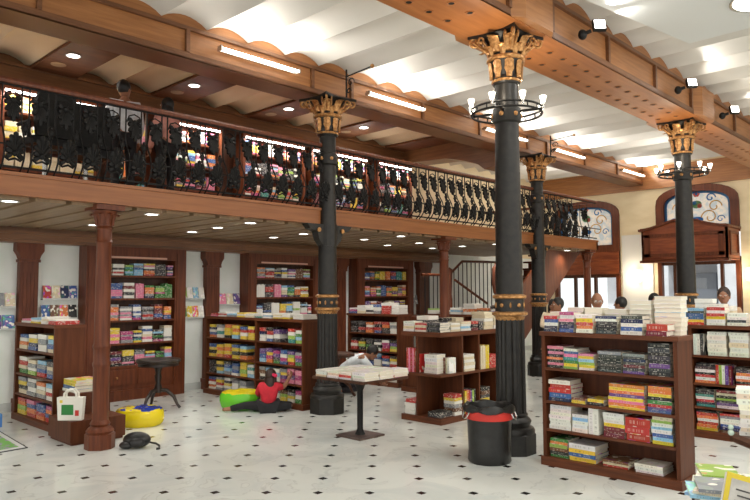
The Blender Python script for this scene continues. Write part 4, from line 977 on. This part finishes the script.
# ---- foreground corner at lower right
root = empty('dark_display_stand', (5.52,1.22,0), 0, 'dark octagonal wooden display stand at the right edge, with a tall white stack', 'display stand')
m = MB(); m.lathe([(.36,.55),(.40,.57),(.40,.60),(.36,.62)], seg=8, ph=PI/8); m.build('top_board', darkwood, root); m = MB(); m.lathe([(.28,.0),(.28,.06),(.22,.1),(.22,.5),(.28,.55)], seg=8, ph=PI/8); m.build('body', darkwood, root)
F = frame((5.52,1.22,.62), R(-76)); 
pile(F, -.34, -.02, -.14, 0, .33, 'wcwwcwwwcw', 'on the dark display stand', .24, 'tall white', 2.5)
root = empty('magazine_table', (3.21,.95,0), R(19), 'display table loaded with fanned magazines and a yellow-bordered book, lower right corner', 'table')
m = MB(); m.box(-.5,.62,-.5,.16,.58,.61); m.build('tabletop', darkwood, root)
for sx in (-.46,.54):
    for sy in (-.46,.08): m = MB(); m.box(sx,sx+.05,sy,sy+.05,0,.58); m.build('leg', darkwood, root)
F = frame((3.21,.95,.61), R(19)-PI/2)
pile(F, -.15,.04, .36, 0, .13, 'LGlwLcGwL', 'on the corner magazine table', .25, 'far left', 8)
pile(F, .07,.27, .34, 0, .12, 'GLywLgL', 'on the corner magazine table', .25, 'far middle', 8)
pile(F, -.15,.03, .08, 0, .13, 'GcGlLwlcG', 'on the corner magazine table', .25, 'near left', 8)
pile(F, .06,.25, .06, 0, .10, 'cGwlGcG', 'on the corner magazine table', .25, 'near middle', 8)
for o in COL.objects:
    if 'corner magazine table' in o.get('label','') and o.name.startswith('book'): o.name = 'magazine'; o['category'] = 'magazine'; o['label'] = o['label'].replace(' book ',' magazine ').replace('pile','stack')
# thick book with a yellow border, standing tilted
bk = empty('yellow_bordered_book', (3.24,.93,.64), 0, 'thick white book with yellow framed grey cover, standing tilted at the lower right corner', 'book')
m = MB(); m.box(-.1,.1,0,.05,0,.25); m.build('page_block', pageplain, bk)
m = MB(); m.box(-.103,.103,-.006,0,-.003,.253); fr_ = m.build('cover', base('yellow_cover',(222,198,50),.4), bk)
m = MB(); m.box(-.078,.078,-.009,-.006,.03,.225); m.build('cover_picture', noisy('cover_grey',(170,168,162),(206,204,196),(12,12,12),.5), fr_)
m = MB()
for k,(a,b) in enumerate(((-.05,.03),(-.04,.05),(-.05,.02))): m.box(a,b*.6,-.011,-.009,.17-.03*k,.178-.03*k)
m.build('cover_lettering', base('letter_grey',(70,68,66),.5), fr_)
bk.scale = (.82,.82,.82); bk.rotation_euler = Euler((R(-14), R(14), R(-62)), 'XYZ')
m = MB(); m.ball((0,0,.02), .022, 10, 7); m.ball((.0,0,.058), .02, 10, 7); tag(m.build('glass_paperweight', base('pale_glass',(190,210,196),.15), None, True, (5.30,1.56,.62)), 'small pale green glass ornament beside the tall white stack', 'ornament')

# ================================================================== STAIRS
root = empty('staircase', (0,0,0), 0, 'wooden staircase rising under the gallery end to the right, brown solid side panel', 'staircase'); stair = root
sl = 2.6/3.4; n = 15
m = MB(); m.prism([(11.0,0),(11.35,0),(14.75,2.6),(13.2,2.6),(11.0,.9)], 'x' if False else 'y', 7.48, 7.52); m.build('side_panel', redwood, root)
for k in range(n):
    m = MB(); x = 11.1+k*3.4/n; m.box(x,x+.25,7.52,8.6,.17*k+.13,.17*k+.17); m.box(x+.23,x+.25,7.52,8.6,.17*k-.03,.17*k+.13) if k else None; m.build('step', redwood, root)
root = empty('stair_landing_railing', (0,9.0,0), 0, 'wooden stair landing railing with thin black balusters, seen above the middle rack', 'railing')
def seg(pts, r=.028): m = MB(); m.tube([(x,y,z) for x,y,z in pts], r, 8); return m.build('handrail', redwood, root, True)
seg([(10.75,0,2.02),(11.66,0,2.03)]); seg([(11.72,0,2.06),(12.15,0,2.34),(14.6,0,2.38)]); seg([(11.75,-.1,1.92),(12.95,-.1,1.4)])
m = MB(); m.box(10.7,14.6,-.0,1.3,1.06,1.14); m.build('landing_floor', redwood, root)
for x in (10.8,14.5):
    for y in (.06,1.2): m = MB(); m.box(x-.05,x+.05,y-.05,y+.05,0,1.06); m.build('landing_post', redwood, root)
for x in (11.69,): m = MB(); m.lathe([(.06,1.1),(.06,1.5),(.045,1.6),(.06,2.0),(.07,2.15),(.0,2.2)], x, 0, 12); m.build('newel_post', redwood, root, True)
bq = None
for x in [10.85+.14*k for k in range(6)]+[11.85+.16*k for k in range(16)]:
    zt_ = 2.02 if x < 11.7 else min(2.36, 2.06+(x-11.72)*.65)
    m = MB(); m.tube([(x,0,1.14),(x,0,zt_)], .012, 5); m.build('baluster', wrought, root)
pts = [(.0,0,.9),(.35,0,1.28),(.1,0,1.5),(-.12,0,1.66),(-.16,0,1.95),(-.14,0,2.12),(.06,0,2.26),(.02,0,2.4),(.12,0,2.5),(.3,0,2.58)]
m = MB(); m.T = Matrix.Translation((11.2,7.44,0)); m.tube([(.35,0,1.40),(.1,0,1.5),(-.1,0,1.66),(-.14,0,1.8),(-.13,0,2.1),(.02,0,2.25),(.03,0,2.36),(.0,0,2.45),(.16,0,2.56)], .035, 8); m.build('curved_handrail', redwood, stair, True)

# ================================================================== GALLERY CHAIRS
def office_chair(x, y, rz, label):
    root = empty('office_chair', (x,y,2.84), rz, label, 'chair', 'black chairs on the gallery')
    m = MB(); m.box(-.23,.23,-.22,.22,.42,.5); m.build('seat', wrought, root)
    m = MB(); m.prism([(-.21,.5),(.21,.5),(.24,.8),(.19,1.0),(-.19,1.0),(-.24,.8)], 'y', .2, .27); m.build('backrest', wrought, root)
    m = MB(); m.tube([(0,0,.1),(0,0,.42)], .03, 8); m.build('pole', steel, root)
    for k in range(5): a = 2*PI*k/5; m = MB(); m.tube([(0,0,.1),(.26*math.cos(a),.26*math.sin(a),.06),(.28*math.cos(a),.28*math.sin(a),.0)], .02, 6); m.build('leg', wrought, root)
    for s_ in (-.25,.25): m = MB(); m.tube([(s_,.15,.48),(s_,.15,.66),(s_,-.12,.66)], .02, 6); m.build('armrest', wrought, root)
office_chair(2.78,7.75,R(185),'black high-backed chair behind the gallery railing, the left one')
office_chair(3.33,8.0,R(170),'black high-backed chair behind the gallery railing, the right one')
root = empty('gallery_desk', (2.0,8.45,2.84), 0, 'dark desk on the gallery at far left beside the black chairs', 'desk')
m = MB(); m.box(-.6,.35,-.3,.3,.68,.72); m.build('desktop', wrought, root)
for sx in (-.58,.3): m = MB(); m.box(sx,sx+.04,-.28,.28,0,.68); m.build('leg', wrought, root)

# ================================================================== PEOPLE
def skin_geo(J, E, rad):
    names = list(dict.fromkeys([n for e in E for n in e])); idx = {n:i for i,n in enumerate(names)}
    me = bpy.data.meshes.new('tmp'); me.from_pydata([J[n] for n in names], [(idx[a],idx[b]) for a,b in E], [])
    o = bpy.data.objects.new('tmp', me); COL.objects.link(o)
    o.modifiers.new('skin','SKIN').use_smooth_shade = True; sb = o.modifiers.new('sub','SUBSURF'); sb.levels = 2
    for n in names: sv = me.skin_vertices[0].data[idx[n]]; r = rad[n]; sv.radius = (r, r) if not isinstance(r, tuple) else r; sv.use_root = (idx[n] == 0)
    dg = bpy.context.evaluated_depsgraph_get(); dg.update()
    em = bpy.data.meshes.new_from_object(o.evaluated_get(dg)); vs = [tuple(v.co) for v in em.vertices]; fs = [tuple(p.vertices) for p in em.polygons]
    bpy.data.objects.remove(o); return vs, fs
eyew = base('eye_white',(230,226,220),.3); eyed = base('eye_dark',(24,18,16),.3); lipm = base('lips',(150,84,74),.5)
BASE = dict(pel=(0,0,.94),wai=(0,0,1.08),che=(0,.0,1.28),nek=(0,-.0,1.44),hed=(0,.01,1.50),
  shL=(-.17,0,1.38),elL=(-.23,.02,1.1),wrL=(-.22,.12,.88),shR=(.17,0,1.38),elR=(.23,.02,1.1),wrR=(.22,.12,.88),
  hiL=(-.09,0,.9),knL=(-.1,.03,.5),anL=(-.1,0,.09),toL=(-.11,.14,.04),hiR=(.09,0,.9),knR=(.1,.03,.5),anR=(.1,0,.09),toR=(.11,.14,.04))
RAD = dict(pel=.125,wai=.115,che=.135,nek=.062,hed=.058,shL=.06,elL=.042,wrL=.028,shR=.06,elR=.042,wrR=.028,hiL=.085,knL=.055,anL=.038,toL=.03,hiR=.085,knR=.055,anR=.038,toR=.03)
EB = [('pel','wai'),('wai','che'),('che','nek'),('nek','hed'),('che','shL'),('shL','elL'),('elL','wrL'),('che','shR'),('shR','elR'),('elR','wrR'),('pel','hiL'),('hiL','knL'),('knL','anL'),('anL','toL'),('pel','hiR'),('hiR','knR'),('knR','anR'),('anR','toR')]
def cloth(name, c): return noisy(name, c, tuple(min(255,int(v*1.12)+4) for v in c), (9,9,9), .8)
def person(label, loc, rz, sc, over, shirt, trousers, hair, look=0, nod=0, long_sleeve=True, hairlen=0, glasses=False, bald=False, shoes=(40,30,26), headc=(0,.02,1.585), sk=skin, headband=None):
    J = dict(BASE); J.update(over or {})
    root = empty('person', loc, rz, label, 'person'); root.scale = (sc,sc,sc)
    m = MB(); v, f = skin_geo(J, EB, RAD); m.add(v, f)
    for sd in 'LR':                                       # five bent fingers on each hand
        w = Vector(J['wr'+sd]); d = (w-Vector(J['el'+sd])).normalized(); side = d.orthogonal().normalized(); nrm = d.cross(side)
        m.tube([w-d*.01, w+d*.03, w+d*.085], [.024,.034,.026], 8)
        for k in range(4):
            b = w+d*.08+side*(k-1.5)*.019; L_ = (.06,.075,.07,.05)[k]
            m.tube([b, b+d*L_*.5, b+d*L_*.85+nrm*L_*.3, b+d*L_*.9+nrm*L_*.65], [.0095,.009,.008,.006], 6)
        b = w+d*.03-side*.026; m.tube([b, b-side*.03+d*.025, b-side*.035+d*.055+nrm*.012], [.012,.011,.008], 6)
    H = Matrix.Translation(headc) @ Matrix.Rotation(look,4,'Z') @ Matrix.Rotation(nod,4,'X')
    m.T = H; m.ball((0,0,0), (.074,.092,.112), 20, 14); m.ball((0,.03,-.06), (.05,.055,.05), 14, 8)
    m.tube([(0,.085,.012),(0,.108,-.025)], [.009,.015], 8)
    for s_ in (-1,1): m.ball((s_*.075,-.005,-.01), (.012,.022,.032), 8, 6); m.ball((s_*.03,.083,.01), (.014,.009,.009), 8, 6, 1); m.ball((s_*.03,.0905,.01), (.006,.004,.006), 6, 5, 2)
    m.ball((0,.087,-.058), (.024,.008,.007), 8, 5, 3)
    m.build('body', [sk, eyew, eyed, lipm], root, True)
    dr = .016; RS = {k:r+dr for k,r in RAD.items()}
    Js = dict(J); 
    ES = [e for e in EB if e[0] in ('pel','wai') or e in (('che','shL'),('che','shR'),('shL','elL'),('shR','elR'))]
    ES = [e for e in ES if e[1] not in ('hiL','hiR')]
    Js['col'] = tuple((Vector(J['che'])*.3+Vector(J['nek'])*.7)); RS['col'] = .062; ES = [e for e in ES if e != ('che','nek')]+[('che','col')]
    if long_sleeve: ES += [('elL','wrL'),('elR','wrR')]
    v, f = skin_geo(Js, ES, RS); m = MB(); m.add(v, f); m.build('shirt', shirt, root, True)
    v, f = skin_geo(J, [('pel','hiL'),('hiL','knL'),('knL','anL'),('pel','hiR'),('hiR','knR'),('knR','anR')], {k:r+.012 for k,r in RAD.items()}); m = MB(); m.add(v, f); m.build('trousers', trousers, root, True)
    if shoes:
        sm = base('shoe_leather', shoes, .5)
        for sd in 'LR': m = MB(); a, t = Vector(J['an'+sd]), Vector(J['to'+sd]); m.tube([a+(a-t)*.35-Vector((0,0,.02)), a-Vector((0,0,.02)), t, t+(t-a)*.15], [.035,.045,.042,.02], 10); m.build('shoe', sm, root, True)
    m = MB(); m.T = H
    if bald:
        m.ball((0,-.03,.0), (.08,.075,.075), 16, 10)
    else:
        m.ball((0,-.02,.03), (.088,.1,.108), 18, 12)
        if hairlen:
            m.ball((0,-.055,-.05-hairlen/2), (.085,.06,.09+hairlen/2), 16, 10)
            for s_ in (-1,1): m.ball((s_*.07,-.01,-.03-hairlen/2), (.03,.05,.07+hairlen/2), 12, 8)
    m.build('hair', hair, root, True)
    if headband: m = MB(); m.T = H; m.ball((.05,-.07,.03), (.04,.035,.03), 10, 7); m.ball((.09,-.06,.02), (.035,.03,.03), 10, 7); m.build('hair_tie', headband, root, True)
    if glasses:
        m = MB(); m.T = H
        for s_ in (-1,1): m.tube([(s_*.032+.024*math.cos(a*PI/6), .098, .008+.018*math.sin(a*PI/6)) for a in range(12)], .003, 5, closed=True); m.tube([(s_*.056,.098,.012),(s_*.078,.01,.008)], .003, 5)
        m.tube([(-.008,.1,.012),(.008,.1,.012)], .003, 5); m.build('glasses', steel, root)
    return root
wht, pnk, blk, crm, redc, jean, drk = cloth('white_cloth',(206,212,216)), cloth('pink_cloth',(196,140,128)), cloth('black_cloth',(26,26,30)), cloth('cream_cloth',(222,208,180)), cloth('red_cloth',(176,28,44)), cloth('denim',(54,66,96)), cloth('dark_cloth',(36,34,40))
away = 0
person('person in pale shirt with dark thinning hair, standing on gallery with back turned', (4.13,8.7,2.84), R(-10), 1.0, None, wht, blk, hairm, look=R(-50))
person('person in pink top and dark trousers on the gallery, beside one in pale shirt', (4.60,8.4,2.84), R(10), .88, None, pnk, blk, hairm, look=R(20), hairlen=.06)
person('bald person with glasses and cream shirt behind the nearest bookcase', (8.54,4.11,0), R(118), .965, None, crm, drk, cloth('grey_hair',(120,116,112)), look=R(8), nod=R(-8), glasses=True, bald=True)
person('dark-haired person behind nearest bookcase, left of the bald person', (9.49,5.20,0), R(60), .915, None, crm, jean, hairm)
person('dark-haired person behind nearest bookcase, right of the bald person', (10.22,4.52,0), R(40), .92, None, cloth('olive_cloth',(120,110,90)), drk, hairm, look=R(-40))
person('black-haired person in front of the entrance, left of the far lamp-ring column', (10.6,4.16,0), R(130), .95, None, cloth('grey_cloth',(150,150,156)), drk, hairm)
person('brown-haired person behind the right edge bookcase, near the entrance', (10.3,3.06,0), R(100), 1.0, None, cloth('tan_cloth',(170,140,110)), drk, hairb)
hold = dict(elL=(-.24,.08,1.12),wrL=(-.08,.26,1.2),elR=(.24,.08,1.12),wrR=(.08,.26,1.2))
person('person in cream sweater and jeans holding a paper, beside far black column', (11.85,6.62,0), R(125), .88, hold, crm, jean, hairm, nod=R(-25), hairlen=.12)
m = MB(); m.prism([(-.11,0),(.11,0),(.11,.28),(-.11,.28)], 'y', 0, .012); pp = m.build('paper_sheet', pageplain, None, False, (11.58,6.42,1.0)); pp.rotation_euler = (R(-35),0,R(125)); tag(pp, 'white paper held by the person in cream sweater', 'paper')
boy = dict(pel=(0,-.28,.30),wai=(0,-.2,.40),che=(0,-.03,.54),nek=(0,.12,.58),hed=(0,.17,.60),shL=(-.15,.03,.58),elL=(-.2,.18,.36),wrL=(-.12,.34,.2),shR=(.15,.03,.58),elR=(.2,.2,.38),wrR=(.12,.36,.2),
  hiL=(-.09,-.26,.27),knL=(-.13,.04,.1),anL=(-.12,-.32,.06),toL=(-.12,-.42,.04),hiR=(.09,-.26,.27),knR=(.13,.04,.1),anR=(.12,-.32,.06),toR=(.12,-.42,.04))
person('child in white shirt with black hair kneeling on floor behind the book table', (7.93,8.02,0), R(-125), 1.0, boy, wht, drk, hairm, nod=R(-40), headc=(0,.23,.645), shoes=None)
girl = dict(pel=(0,0,.12),wai=(0,.01,.22),che=(.0,.02,.34),nek=(.02,.04,.44),hed=(.02,.05,.48),shL=(-.12,.02,.40),elL=(-.18,.1,.25),wrL=(-.1,.24,.2),shR=(.13,.03,.40),elR=(.24,.1,.38),wrR=(.3,.2,.5),
  hiL=(-.08,.0,.09),knL=(-.34,.08,.1),anL=(-.62,.02,.05),toL=(-.72,-.02,.05),hiR=(.08,.02,.09),knR=(.36,.1,.09),anR=(.16,.3,.06),toR=(.06,.32,.05))
person('girl in red top and dark trousers sitting on floor facing the two-bay bookcase', (5.77,7.62,0), R(-45), .88, girl, redc, blk, hairb, nod=R(-10), look=R(-10), headc=(.03,.08,.54), shoes=None, hairlen=.1, long_sleeve=False, headband=cloth('pink_tie',(200,40,80)))
